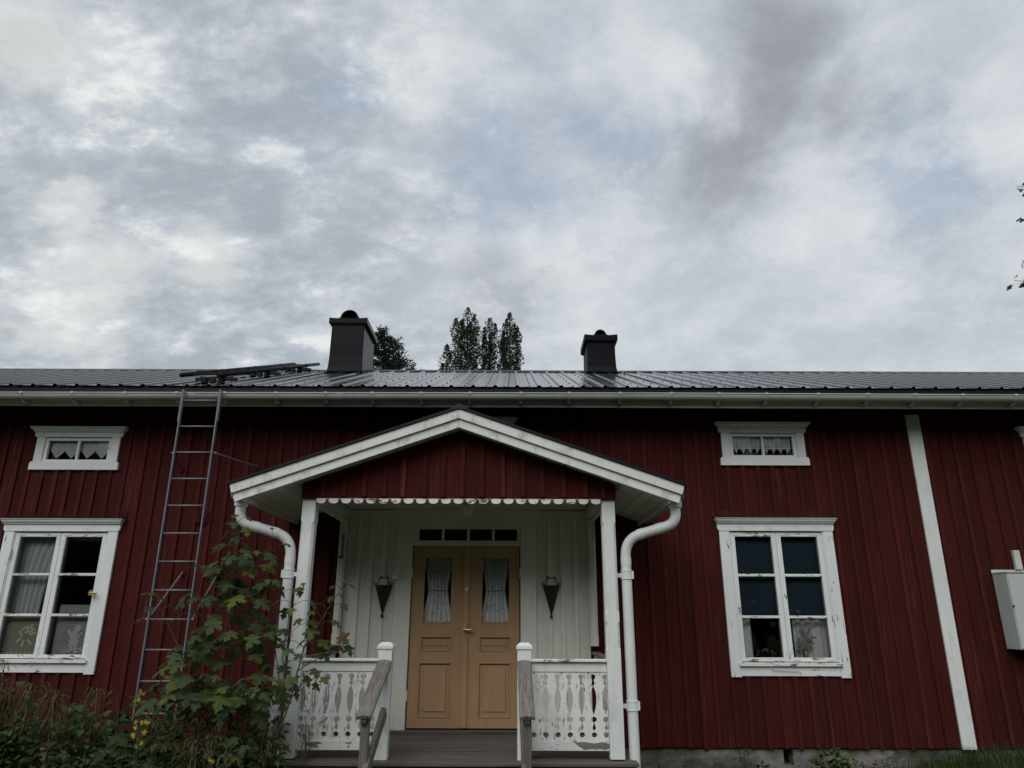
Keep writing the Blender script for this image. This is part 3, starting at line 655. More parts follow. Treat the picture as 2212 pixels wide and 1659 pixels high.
for gx in (P(735, 855, 7.6).x, 1.74, P(415, 855, 7.6).x):
    dz = gutter_dz(gx); s2 = [(GY + (GR + 0.006) * math.cos(a), GZ + dz + (GR * 1.05 + 0.006) * math.sin(a)) for a in [math.pi + math.pi * i / 10 for i in range(11)]]
    MB().add([(gx - 0.045, *p) for p in s2] + [(gx + 0.045, *p) for p in s2], [(i, i + 1, i + 12, i + 11) for i in range(10)]).build('gutter_joint', 'gutter', gut, smooth=True)
# chimneys
def chimney(x0, x1, y0, y1, zt, capz, hood_r, lab):
    def zroof(y): return ZEV + (y - YE) * SL if y < YR else ZR - (y - YR) * SL
    zb = zroof(y0) - 0.02; mb = MB(); fl = 0.05
    lv = [(fl, zb), (fl * 0.40, zb + 0.05), (0.008, zb + 0.13), (0.002, zb + 0.30), (0.0, zt)]
    vs_ = [p for (f_, z_) in lv for p in ((x0 - f_, y0 - f_, z_), (x1 + f_, y0 - f_, z_), (x1 + f_, y1 + f_, z_), (x0 - f_, y1 + f_, z_))]
    fs = [(4 * i + j, 4 * i + (j + 1) % 4, 4 * i + 4 + (j + 1) % 4, 4 * i + 4 + j) for i in range(len(lv) - 1) for j in range(4)]
    mb.add(vs_, fs + [(len(vs_) - 4, len(vs_) - 3, len(vs_) - 2, len(vs_) - 1)])
    ch = mb.build('chimney', 'chim', roof, bev=0.006, label=lab)
    mb = MB(); o = 0.045; w = 0.012
    pts = [(x0 - o, capz[1]), (x0 - o * 0.2, capz[1] - 0.02)]
    n = 8; top = [(x0 - o + (x1 - x0 + 2 * o) * i / n, capz[1] - 0.018 * math.sin(math.pi * i / n)) for i in range(n + 1)]
    mb.prism([(x0 - o, capz[0])] + top + [(x1 + o, capz[0])], y0 - o, y1 + o)
    mb.box(x0 - o * 0.6, x1 + o * 0.6, y0 - o * 0.6, y1 + o * 0.6, capz[0] - 0.018, capz[0] - 0.0005)
    mb.build('chimney_cap', 'chim', roof, bev=0.004)
    xc = (x0 + x1) / 2; r_ = hood_r; arc = [(xc + r_ * math.cos(a), capz[1] + 0.012 + r_ * 1.02 * math.sin(a)) for a in [math.pi * i / 14 for i in range(15)]]
    arc2 = [(xc + (r_ - 0.012) * math.cos(a), capz[1] + 0.012 + (r_ * 1.02 - 0.012) * math.sin(a)) for a in [math.pi * i / 14 for i in range(14, -1, -1)]]
    mb = MB(); mb.prism(arc + arc2, y0 + 0.02, y1 - 0.05); mb.prism(arc2, (y0 + y1) / 2, (y0 + y1) / 2 + 0.02)
    mb.build('chimney_hood', 'black', roof)
    MB().hexa([(x0 - 0.16, y0 - 0.20, zb - 0.20 * SL + 0.052), (x1 + 0.16, y0 - 0.20, zb - 0.20 * SL + 0.052), (x1 + 0.16, y0 - 0.04, zb - 0.04 * SL + 0.052), (x0 - 0.16, y0 - 0.04, zb - 0.04 * SL + 0.052), (x0 - 0.16, y0 - 0.20, zb - 0.20 * SL + 0.058), (x1 + 0.16, y0 - 0.20, zb - 0.20 * SL + 0.058), (x1 + 0.16, y0 - 0.04, zb - 0.04 * SL + 0.058), (x0 - 0.16, y0 - 0.04, zb - 0.04 * SL + 0.058)]).build('flashing', 'chim', roof)
    mb = MB(); mb.tube([(xc - r_ - 0.02, y0 + 0.01, capz[1] + 0.012), (xc + r_ + 0.02, y0 + 0.01, capz[1] + 0.012)], 0.008, 6); mb.build('hood_bracket', 'chim', roof)
yc = 10.75
chimney(P(714, 740, yc).x, P(785, 740, yc).x, yc, yc + 0.85, P(750, 700, yc).z, (P(750, 699.5, yc).z, P(750, 688, yc).z), 0.150, 'wide dark steel chimney with arched hood by the roof ladder')
yc = 10.95
chimney(P(1269, 765, yc).x, P(1329, 765, yc).x, yc, yc + 0.62, P(1300, 737.5, yc).z, (P(1300, 737, yc).z, P(1300, 724, yc).z), 0.098, 'narrow dark steel chimney with arched hood')

# ---- entrance: casing, transom, two door leaves
mb = MB(); pts = [(DX0 - 0.19, 2.661), (DX1 + 0.19, 2.661), (DX1 + 0.205, 2.70), (DX1 + 0.235, 2.735), (DX1 + 0.25, 2.76), (DX1 + 0.25, ZC - 0.002), (DX0 - 0.25, ZC - 0.002), (DX0 - 0.25, 2.76), (DX0 - 0.235, 2.735), (DX0 - 0.205, 2.70)]
mb.prism(pts, YW - 0.034, YW + 0.02); frame = mb.build('door_frame', 'cream', house)
for (a, b) in ((DX0 - 0.19, DX0 - 0.012), (DX1 + 0.012, DX1 + 0.19)): Bx(a, b, YW - 0.028, YW + 0.10, ZD + 0.012, 2.66).build('door_casing', 'cream', frame, bev=0.004)
mb = MB()
zt0, zt1 = P(1009, 1168, YW).z, P(1009, 1143, YW).z
tp = [(-1.048, -0.789), (-0.763, -0.505), (-0.4735, -0.221), (-0.1915, 0.063)]
fr = [(DX0 - 0.010, DX1 + 0.010, DZ1 + 0.004, 2.66)]
for (a, b) in tp: fr = minus(fr, (a, b, zt0, zt1))
for (a, b, c, d) in fr: mb.box(a, b, YW - 0.006, YW + 0.05, c, d)
mb.box(DX0 - 0.009, DX1 + 0.009, YW - 0.020, YW - 0.007, DZ1 + 0.006, DZ1 + 0.035)
tr = mb.build('transom_window', 'cream', house)
for (a, b) in tp: pane(a - 0.004, b + 0.004, zt0 - 0.004, zt1 + 0.004, YW + 0.03, tr)
Bx(DX0 - 0.4, DX1 + 0.4, YW - 0.05, YW + 0.02, ZD + 0.001, DZ0 - 0.012).build('door_sill', 'deck', frame)
def leaf(x0, x1, glass, pans, lab):
    yf, yk = YW + 0.002, YW + 0.045; fr = [(x0, x1, DZ0 + 0.004, DZ1 - 0.003)]
    gx0, gx1, gz0, gz1 = glass
    for h in [glass] + pans: fr = minus(fr, h)
    mb = MB()
    for (a, b, c, d) in fr: mb.box(a, b, yf, yk, c, d)
    dr = mb.build('door', 'ochre', house, label=lab)
    for (a, b, c, d) in pans + [glass]:          # moulding round each field
        mb = MB(); o, t = 0.004, 0.016
        mb.box(a - o, a + t, yf - 0.006, yf + 0.014, c - o, d + o); mb.box(b - t, b + o, yf - 0.006, yf + 0.014, c - o, d + o)
        mb.box(a + t + .0005, b - t - .0005, yf - 0.006, yf + 0.014, c - o, c + t); mb.box(a + t + .0005, b - t - .0005, yf - 0.006, yf + 0.014, d - t, d + o)
        mb.build('panel_moulding', 'ochre', dr, bev=0.005)
    for (a, b, c, d) in pans:
        mb = MB(); i = 0.055; y1_ = yf + 0.022
        mb.add([(a, y1_, c), (b, y1_, c), (b, y1_, d), (a, y1_, d), (a + i, y1_ - 0.002, c + i), (b - i, y1_ - 0.002, c + i), (b - i, y1_ - 0.002, d - i), (a + i, y1_ - 0.002, d - i),
                (a + i + .004, y1_ - 0.014, c + i + .004), (b - i - .004, y1_ - 0.014, c + i + .004), (b - i - .004, y1_ - 0.014, d - i - .004), (a + i + .004, y1_ - 0.014, d - i - .004)],
               [(0, 1, 5, 4), (1, 2, 6, 5), (2, 3, 7, 6), (3, 0, 4, 7), (4, 5, 9, 8), (5, 6, 10, 9), (6, 7, 11, 10), (7, 4, 8, 11), (8, 9, 10, 11)])
        mb.build('panel', 'ochre', dr)
    pane(gx0 - 0.004, gx1 + 0.004, gz0 - 0.004, gz1 + 0.004, YW + 0.028, dr)
    return dr
GZ0, GZ1 = 1.59, 2.303
dL = leaf(DX0, -0.500, (-0.981, -0.651, GZ0, GZ1), [(-0.99, -0.642, 1.30, 1.455), (-0.995, -0.640, 0.645, 1.19)], 'ochre door leaf without handle beside the switch box')
dR = leaf(-0.496, DX1, (-0.337, -0.010, GZ0, GZ1), [(-0.350, -0.003, 1.30, 1.455), (-0.355, 0.0, 0.645, 1.19)], 'ochre door leaf with brass handle')
mb = MB(); mb.box(-0.532, -0.462, YW - 0.012, YW + 0.0, DZ0 + 0.006, DZ1 - 0.006); mb.box(-0.520, -0.474, YW - 0.020, YW - 0.0125, DZ0 + 0.006, DZ1 - 0.006); mb.build('astragal', 'ochre', dR, bev=0.004)
hz = 1.525; mb = MB(); mb.box(-0.520, -0.490, YW - 0.025, YW - 0.0205, 1.41, 1.597); mb.tube([(-0.506, YW - 0.02, hz), (-0.506, YW - 0.065, hz)], 0.010, 10)
mb.tube([(-0.516, YW - 0.065, hz + 0.002), (-0.47, YW - 0.068, hz - 0.002), (-0.43, YW - 0.066, hz - 0.004), (-0.415, YW - 0.064, hz - 0.003)], [0.008, 0.011, 0.012, 0.009], 10)
mb.build('door_handle', 'brass', dR)
lz = P(1010.6, 1273, YW).z; mb = MB(); mb.tube([(-0.492, YW - 0.020, lz), (-0.492, YW - 0.032, lz)], 0.024, 20); mb.tube([(-0.492, YW - 0.032, lz + 0.004), (-0.492, YW - 0.036, lz + 0.004)], 0.008, 10); mb.build('cylinder_lock', 'steel', dR)
for dd, hx_ in ((dL, DX0 - 0.008), (dR, DX1 + 0.008)):
    for hz_ in (0.86, 2.12): MB().tube([(hx_, YW - 0.012, hz_ - 0.05), (hx_, YW - 0.012, hz_ + 0.05)], 0.010, 8).build('hinge', 'cream', dd)
# white boards either side of the door, with cover strips, and half posts at the wall
for (a, b) in ((PWX0, DX0 - 0.192), (DX1 + 0.192, PWX1)):
    n = 4; w_ = (b - a) / n
    for i in range(n):
        Bx(a + i * w_ + .001, a + (i + 1) * w_ - .001, YW - 0.002, YW + 0.024, ZD + 0.012, ZC - 0.004).build('porch_wall_board', 'cream', wall)
        if i: Bx(a + i * w_ - 0.026, a + i * w_ + 0.026, YW - 0.022, YW - 0.0025, ZD + 0.012, ZC - 0.07).build('cover_strip', 'cream', wall, bev=0.006)
    Bx(a, b, YW - 0.026, YW - 0.003, ZC - 0.068, ZC - 0.005).build('top_strip', 'cream', wall, bev=0.004)
# small fittings on the porch wall
jb = P(856, 1243, YW); mb = MB(); mb.box(jb.x - 0.03, jb.x + 0.03, YW - 0.075, YW - 0.0235, jb.z - 0.045, jb.z - 0.003); mb.box(jb.x - 0.03, jb.x + 0.03, YW - 0.075, YW - 0.0235, jb.z + 0.001, jb.z + 0.03)
mb.tube([(jb.x + 0.015, YW - 0.06, jb.z + 0.03), (jb.x + 0.035, YW - 0.05, jb.z + 0.07), (jb.x + 0.03, YW - 0.02, jb.z + 0.09)], 0.006, 6)
mb.build('switch_box', 'cream', house, bev=0.004)
vg = [P(427, 1105, YW), P(452, 1131, YW)]; mb = MB(); mb.box(vg[0].x, vg[1].x, YW - 0.032, YW - 0.024, vg[1].z, vg[0].z)
for i in range(5):
    z_ = vg[1].z + 0.018 + i * 0.022; mb.hexa([(vg[0].x + 0.012, YW - 0.044, z_), (vg[1].x - 0.012, YW - 0.044, z_), (vg[1].x - 0.012, YW - 0.0325, z_ + 0.002), (vg[0].x + 0.012, YW - 0.0325, z_ + 0.002), (vg[0].x + 0.012, YW - 0.0425, z_ + 0.004), (vg[1].x - 0.012, YW - 0.0425, z_ + 0.004), (vg[1].x - 0.012, YW - 0.0325, z_ + 0.014), (vg[0].x + 0.012, YW - 0.0325, z_ + 0.014)])
mb.build('vent_grille', 'red', house)

# ------------------------------------------------------------------ porch
porch = thing('porch', (PX, 7.4, 0), 'white gabled entrance porch with chamfered posts, cut-out railings and wooden floor', 'porch')
APZ = P(993, 877, 6.42).z; EZ = P(1484, 1045, 6.42).z; HWX = 2.095
PS = (APZ - EZ) / HWX                                   # porch roof slope
YF = 6.42
def pz(x, off=0.0): return APZ - abs(x - PX) * PS - off
CT = math.cos(math.atan(PS))
# roof: dark sheet, trim, boarding underneath
pr = MB()
for s_ in (-1, 1):
    a = (PX, APZ); b = (PX + s_ * (HWX + 0.0), APZ - HWX * PS)
    q = [(a[0], a[1]), (b[0], b[1]), (b[0], b[1] - 0.026), (a[0], a[1] - 0.026)]
    pr.prism(q if s_ > 0 else q[::-1], YF - 0.015, YW - 0.024)
proof = pr.build('roof', 'trim', porch, label='dark steel sheet on the porch gable')
mb = MB()
for s_ in (-1, 1):          # standing ends and screws along the trim
    for i in range(9):
        d = 0.14 + i * 0.235; x_ = PX + s_ * d; mb.lathe([(0.010, 0), (0.010, 0.008)], (x_, YF + 0.03, pz(x_)), 6)
        mb.tube([(x_, YF - 0.014, pz(x_) - 0.014), (x_, YF - 0.021, pz(x_) - 0.014)], 0.006, 6)
mb.prism([(PX - 0.09, APZ - 0.09 * PS + 0.001), (PX - 0.02, APZ + 0.016), (PX + 0.02, APZ + 0.016), (PX + 0.09, APZ - 0.09 * PS + 0.001)], YF - 0.017, YW - 0.03)
mb.build('trim_screws', 'black', proof, kind='stuff')
t1, t2, t3 = 0.028, 0.117, 0.202
for s_ in (-1, 1):
    x1 = PX + s_ * (HWX - 0.025); xj = PX + (0.0 if s_ < 0 else 0.001)
    def q(ta, tb, xe, cut):
        p = [(xj, APZ - ta), (xe, pz(xe, ta)), (xe - s_ * cut, pz(xe - s_ * cut, tb)), (xj, APZ - tb)]
        return p if s_ > 0 else p[::-1]
    MB().prism(q(t1, t2, x1, 0.025), YF, YF + 0.024).build('barge_board', 'barge', proof, bev=0.003)
    MB().prism(q(t2 + 0.002, t3, x1 - s_ * 0.03, 0.025), YF + 0.018 + 0.007, YF + 0.047).build('barge_board', 'barge', proof, bev=0.003)
    n = 19; Ls = HWX - 0.17; w_ = Ls / n
    for i in range(n):        # soffit boards running back to the wall
        xa, xb = PX + s_ * (i * w_ + 0.002), PX + s_ * ((i + 1) * w_ - 0.004); off = 0.176 + random.uniform(-0.003, 0.003)
        p = [(xa, pz(xa, off - 0.02)), (xb, pz(xb, off - 0.02)), (xb, pz(xb, off)), (xa, pz(xa, off))]
        MB().prism(p if s_ > 0 else p[::-1], YF + 0.049, YW - 0.024).build('soffit_board', 'cream_h', proof)
    xe = PX + s_ * (HWX - 0.145); p = sorted((xe, xe - s_ * 0.022)); MB().box(p[0], p[1], YF + 0.05, YW - 0.024, pz(xe, 0.215), pz(xe, 0.03)).build('eave_board', 'cream_h', proof)
    # side gutter
    gx = PX + s_ * (HWX - 0.075); gz_ = pz(gx, 0.115); r_ = 0.055; mb = MB()
    pf = [(gx + r_ * math.cos(a), gz_ + r_ * math.sin(a)) for a in [math.pi + math.pi * i / 10 for i in range(11)]]
    pin = [(gx + (r_ - 0.005) * math.cos(a), gz_ + (r_ - 0.005) * math.sin(a)) for a in [2 * math.pi - math.pi * i / 10 for i in range(11)]]
    mb.prism(pf + pin, YF + 0.08, YW - 0.03); sg = mb.build('gutter', 'gutter', proof)
    for yy in (6.8, 7.35, 7.9):
        pf2 = [(gx + (r_ + 0.004) * math.cos(a), gz_ + (r_ + 0.004) * math.sin(a)) for a in [math.pi + math.pi * i / 10 for i in range(11)]]
        MB().add([(p[0], yy - 0.012, p[1]) for p in pf2] + [(p[0], yy + 0.012, p[1]) for p in pf2], [(i, i + 1, i + 12, i + 11) for i in range(10)]).build('gutter_bracket', 'gutter', proof)
# gable face
YG = 6.655; GZB = P(993, 1077, YG).z; GHW = 1.476
mb = MB(); mb.prism([(PX - GHW, GZB + 0.004), (PX + GHW, GZB + 0.004), (PX + GHW, pz(PX + GHW, 0.19)), (PX, APZ - 0.19), (PX - GHW, pz(PX - GHW, 0.19))], YG + 0.022, YG + 0.06)
gable = mb.build('gable_wall', 'red_core', porch, label='red boarded gable')
mb = MB()
bx_ = [PX - GHW]
while bx_[-1] < PX + GHW - 0.1: bx_.append(min(PX + GHW, bx_[-1] + random.uniform(0.17, 0.205)))
bx_[-1] = PX + GHW
for i in range(len(bx_) - 1):
    a, b = bx_[i] + .001, bx_[i + 1] - .001; pts = [(a, GZB), (b, GZB), (b, pz(b, 0.185))]
    if a < PX < b: pts.append((PX, APZ - 0.185))
    pts.append((a, pz(a, 0.185))); MB().prism(pts, YG, YG + 0.02).build('gable_board', 'red', gable)
    if i:
        c = bx_[i]; MB().prism([(c - 0.023, GZB + 0.012), (c + 0.023, GZB + 0.012), (c + 0.023, pz(c + 0.023, 0.186) - 0.004), (c - 0.023, pz(c - 0.023, 0.186) - 0.004)], YG - 0.020, YG - 0.001).build('batten', 'red_b', gable, bev=0.003)
for s_ in (-1, 1):     # boarded sides of the gable
    xs_ = sorted((PX + s_ * GHW, PX + s_ * (GHW - 0.02))); Bx(xs_[0], xs_[1], YG + 0.061, YW - 0.024, GZB, pz(PX + s_ * GHW, 0.19)).build('side_board', 'red', gable)
# beam, scalloped valances
Bx(PX - GHW + 0.03, PX + GHW - 0.03, YG + 0.065, YG + 0.16, GZB + 0.002, ZC + 0.03).build('front_beam', 'cream_h', porch)
def scallop(u0, u1, zt, depth, pitch):
    n = max(1, round((u1 - u0) / pitch)); pitch = (u1 - u0) / n; bot = []
    for i in range(n):
        a = u0 + i * pitch; r_ = 0.016
        for t in [j / 10 for j in range(11)]:
            ang = math.pi * t; x_ = a + r_ + (pitch - 2 * r_) * (1 - math.cos(ang)) / 2; bot.append((x_, zt - 0.022 - (depth - 0.022) * (math.sin(ang) ** 0.8)))
        c = a + pitch
        if i < n - 1: bot += [(c - 0.008, zt - 0.026), (c - 0.014, zt - 0.018), (c - 0.010, zt - 0.008), (c, zt - 0.005), (c + 0.010, zt - 0.008), (c + 0.014, zt - 0.018), (c + 0.008, zt - 0.026)]
    return bot
def valance(u0, u1, w0, w1, zt, ax, name='valance'):
    bot = scallop(u0, u1, zt, 0.047, 0.116); zt2 = zt + 0.006; n = len(bot); mb = MB()
    e = (lambda u, w, z: (u, w, z)) if ax == 'x' else (lambda u, w, z: (w, u, z))
    vs_ = []
    for w in (w0, w1):
        vs_ += [e(p[0], w, p[1]) for p in bot] + [e(p[0], w, zt2) for p in bot]
    fs = []
    for i in range(n - 1): fs += [(i, i + 1, n + i + 1, n + i), (2 * n + i + 1, 2 * n + i, 3 * n + i, 3 * n + i + 1), (i + 1, i, 2 * n + i, 2 * n + i + 1)]
    mb.add(vs_, fs); return mb.build(name, 'flake_h', porch)
valance(PX - 1.345, PX + 1.345, YG + 0.002, YG + 0.022, GZB - 0.001, 'x')
for s_ in (-1, 1):
    w = PX + s_ * 1.40; valance(YP + 0.13, YW - 0.10, w - 0.011, w + 0.011, GZB - 0.001, 'y')
    Bx(min(w - 0.06, w + 0.06), w + 0.06, YP + 0.13, YW - 0.03, GZB + 0.006, ZC - 0.002).build('side_beam', 'cream_h', porch)
n = 12
for i in range(n):           # ceiling boards
    ya, yb_ = YG + 0.162 + (YW - 0.035 - YG - 0.162) * i / n, YG + 0.162 + (YW - 0.035 - YG - 0.162) * (i + 1) / n
    Bx(PX - 1.33, PX + 1.33, ya + .002, yb_ - .002, ZC, ZC + 0.02).build('ceiling_board', 'cream_h', porch)
# posts
def post(x0, x1, y0, y1, z0, z1, cham, mat, name, parent=porch):
    mb = MB(); c = 0.022; cur = []
    lv = [(z0, 0)]
    for (a, b) in cham: lv += [(a, 0), (a + 0.03, c), (b - 0.03, c), (b, 0)]
    lv.append((z1, 0)); vs_ = []
    for z_, k in lv:
        k = max(k, 0.003); vs_ += [(x0 + k, y0, z_), (x1 - k, y0, z_), (x1, y0 + k, z_), (x1, y1 - k, z_), (x1 - k, y1, z_), (x0 + k, y1, z_), (x0, y1 - k, z_), (x0, y0 + k, z_)]
    fs = [(8 * i + j, 8 * i + (j + 1) % 8, 8 * i + 8 + (j + 1) % 8, 8 * i + 8 + j) for i in range(len(lv) - 1) for j in range(8)]
    fs += [tuple(range(7, -1, -1)), tuple(range(len(vs_) - 8, len(vs_)))]
    return mb.add(vs_, fs).build(name, mat, parent)
for s_ in (-1, 1):
    xo = PX + s_ * 1.466; xi = PX + s_ * 1.342; a, b = sorted((xo, xi))
    post(a, b, YP, YP + 0.125, ZD + 0.012, GZB - 0.001, [(ZD + 0.87, 1.62), (1.68, 2.50)] if s_ > 0 else [(ZD + 0.9, 2.50)], 'white', 'post')
    Bx(a + 0.01, b - 0.01, YP + 0.01, YP + 0.115, ZD + 0.001, ZD + 0.0115).build('post_shoe', 'black', porch)
    xo = PX + s_ * 1.44; xi = PX + s_ * 1.355; a, b = sorted((xo, xi))
    post(a, b, YW - 0.085, YW - 0.023, 1.36, GZB - 0.002, [(1.45, 2.50)], 'cream', 'wall_post')
    xo = PX + s_ * 0.675; xi = PX + s_ * 0.553; a, b = sorted((xo, xi))
    nz = P(1134, 1403, YP).z
    post(a, b, YP, YP + 0.115, ZD + 0.002, nz, [(ZD + 0.16, 1.22)] if s_ < 0 else [], 'white', 'newel_post')
    mb = MB(); o = 0.010; z0, z1, z2 = nz + 0.0005, nz + 0.026, P(1134, 1391.5, YP).z
    mb.hexa([(a - o, YP - o, z0), (b + o, YP - o, z0), (b + o, YP + 0.115 + o, z0), (a - o, YP + 0.115 + o, z0), (a - o, YP - o, z1), (b + o, YP - o, z1), (b + o, YP + 0.115 + o, z1), (a - o, YP + 0.115 + o, z1)])
    mb.hexa([(a - o, YP - o, z1 + .0005), (b + o, YP - o, z1 + .0005), (b + o, YP + 0.115 + o, z1 + .0005), (a - o, YP + 0.115 + o, z1 + .0005), (a + 0.022, YP + 0.022, z2 + 0.012), (b - 0.022, YP + 0.022, z2 + 0.012), (b - 0.022, YP + 0.093, z2 + 0.012), (a + 0.022, YP + 0.093, z2 + 0.012)])
    mb.build('newel_cap', 'worn_h', porch, bev=0.002)
# railings: sawn boards whose edges make the cut-outs
RT = P(1230, 1424, YP + 0.03).z; RB = P(1230, 1452, YP + 0.03).z; BT = P(1230, 1601, YP + 0.03).z; BB = P(1230, 1623, YP + 0.03).z
HB = RB - BT
def gapw(t):
    """half width of the opening at t metres below the rail (for a 0.59 m high board)"""
    g_ = 0.0
    for (c, r_) in ((0.041, 0.024), (0.411, 0.025), (0.543, 0.023)):
        if abs(t - c) < r_: g_ = max(g_, math.sqrt(r_ * r_ - (t - c) ** 2))
    def lin(p):
        for (a, va), (b, vb) in zip(p, p[1:]):
            if a <= t <= b: return va + (vb - va) * (t - a) / (b - a)
        return 0
    g_ = max(g_, lin([(0.055, 0.010), (0.072, 0.008), (0.088, 0.011), (0.103, 0.0165), (0.113, 0.008), (0.123, 0.0)]))
    if 0.125 < t < 0.373:
        u = (t - 0.125) / 0.248; g_ = max(g_, 0.027 * math.sin(math.pi * u ** 0.85) ** 0.9)
    g_ = max(g_, lin([(0.436, 0.002), (0.456, 0.005), (0.470, 0.010), (0.488, 0.0175), (0.500, 0.006), (0.508, 0.0)]))
    return g_
def baluster(u0, u1, lead, trail, w0, w1, ax, parent):
    ts = sorted(set([0.59 * i / 72 for i in range(73)] + [0.017, 0.065, 0.386, 0.436, 0.52, 0.566])); k = HB / 0.59; n = len(ts)
    e = (lambda u, w, z: (u, w, z)) if ax == 'x' else (lambda u, w, z: (w, u, z))
    vs_ = []
    for t in ts:
        g_ = gapw(t); a = u0 + (g_ if lead else 0) + .0006; b = u1 - (g_ if trail else 0) - .0006
        z_ = RB - 0.001 - t * (k - 0.004)
        vs_ += [e(a, w0, z_), e(b, w0, z_), e(b, w1, z_), e(a, w1, z_)]
    fs = [(4 * i + j, 4 * i + 4 + j, 4 * i + 4 + (j + 1) % 4, 4 * i + (j + 1) % 4) for i in range(n - 1) for j in range(4)]
    MB().add(vs_, fs + [(0, 1, 2, 3), (4 * n - 1, 4 * n - 2, 4 * n - 3, 4 * n - 4)]).build('baluster_board', 'flake_v', parent)
def railing(u0, u1, w, ax, label, mats=('white_h', 'flake_h', 'flake_h'), front=True):
    e = (lambda mb, a, b, c, d, z0, z1: mb.box(a, b, c, d, z0, z1)) if ax == 'x' else (lambda mb, a, b, c, d, z0, z1: mb.box(c, d, a, b, z0, z1))
    rl = e(MB(), u0, u1, w - 0.014, w + 0.014, RB, RT - 0.024).build('railing', mats[0], porch, bev=0.003, label=label)
    e(MB(), u0, u1, w - 0.045, w + 0.045, RT - 0.0235, RT).build('top_rail', mats[1], rl, bev=0.005)
    e(MB(), u0, u1, w - 0.014, w + 0.014, BB, BT).build('bottom_rail', mats[2], rl, bev=0.003)
    n = max(1, round((u1 - u0) / 0.112)); p_ = (u1 - u0 - 0.04) / n
    off = 0.02
    baluster(u0 + 0.001, u0 + off, False, True, w - 0.006, w + 0.014, ax, rl)
    for i in range(n): baluster(u0 + off + i * p_, u0 + off + (i + 1) * p_, True, True, w - 0.006, w + 0.014, ax, rl)
    baluster(u1 - off, u1 - 0.001, True, False, w - 0.006, w + 0.014, ax, rl)
    return rl
rlL = railing(PX - 1.341, PX - 0.676, YP + 0.055, 'x', 'flaking cut-out railing beside the maple')
rlR = railing(PX + 0.676, PX + 1.341, YP + 0.055, 'x', 'flaking cut-out railing with bare patch on bottom rail')
for s_ in (-1, 1):
    railing(YP + 0.126, YW - 0.03, PX + s_ * 1.404, 'y', 'side railing with grey weathered top rail', ('cream', 'grey_wood', 'flake_h'))
# bare patch of wood on the right-hand bottom rail
yb_ = YP + 0.055 - 0.0148
for rl_, px_ in ((rlR, [(1240, 1604), (1262, 1602.5), (1284, 1606), (1302, 1603.5), (1318, 1607), (1322, 1615), (1308, 1620), (1290, 1617), (1262, 1620), (1250, 1612)]), (rlL, [(664, 1604), (690, 1602), (696, 1606), (684, 1608), (689, 1615), (672, 1614), (661, 1609)])):
    MB().prism([(P(a, b, yb_).x, P(a, b, yb_).z) for a, b in px_][::-1], yb_, yb_ + 0.0006).build('bare_wood_patch', 'patch', rl_)
# deck
YDF = 6.585; DKX0, DKX1 = -2.05, 1.07
deck = Bx(DKX0 + 0.03, DKX1 - 0.03, YDF + 0.06, YW - 0.03, ZD - 0.16, ZD - 0.030).build('deck', 'grey_wood_v', porch, label='brown-grey plank floor of the porch')
n = 13
for i in range(n):
    ya = YDF + (YW - 0.03 - YDF) * i / n; yb_ = YDF + (YW - 0.03 - YDF) * (i + 1) / n; dz = random.uniform(-0.002, 0.001)
    Bx(DKX0 + random.uniform(-.01, .01), DKX1 + random.uniform(-.01, .01), ya + 0.003, yb_ - 0.003, ZD - 0.029 + dz, ZD + dz).build('plank', 'deck', deck, bev=0.004)
Bx(DKX0 + 0.02, DKX1 - 0.02, YDF + 0.03, YDF + 0.055, 0.05, ZD - 0.034).build('front_skirt', 'deck', porch)
for s_, xx in ((-1, DKX0 + 0.02), (1, DKX1 - 0.045)): Bx(xx, xx + 0.025, YDF + 0.056, YW - 0.03, 0.05, ZD - 0.034).build('side_skirt', 'deck', porch)
for i in range(3):
    zt = ZD - 0.155 * (i + 1); yb_ = YDF + 0.02 - 0.28 * i
    Bx(PX - 0.66, PX + 0.66, yb_ - 0.29, yb_ - 0.005, zt - 0.035, zt).build('step', 'deck', porch, bev=0.004)
    if zt - 0.06 > 0: Bx(PX - 0.62, PX + 0.62, yb_ - 0.05, yb_ - 0.03, max(-0.02, zt - 0.19), zt - 0.037).build('riser', 'deck', porch)
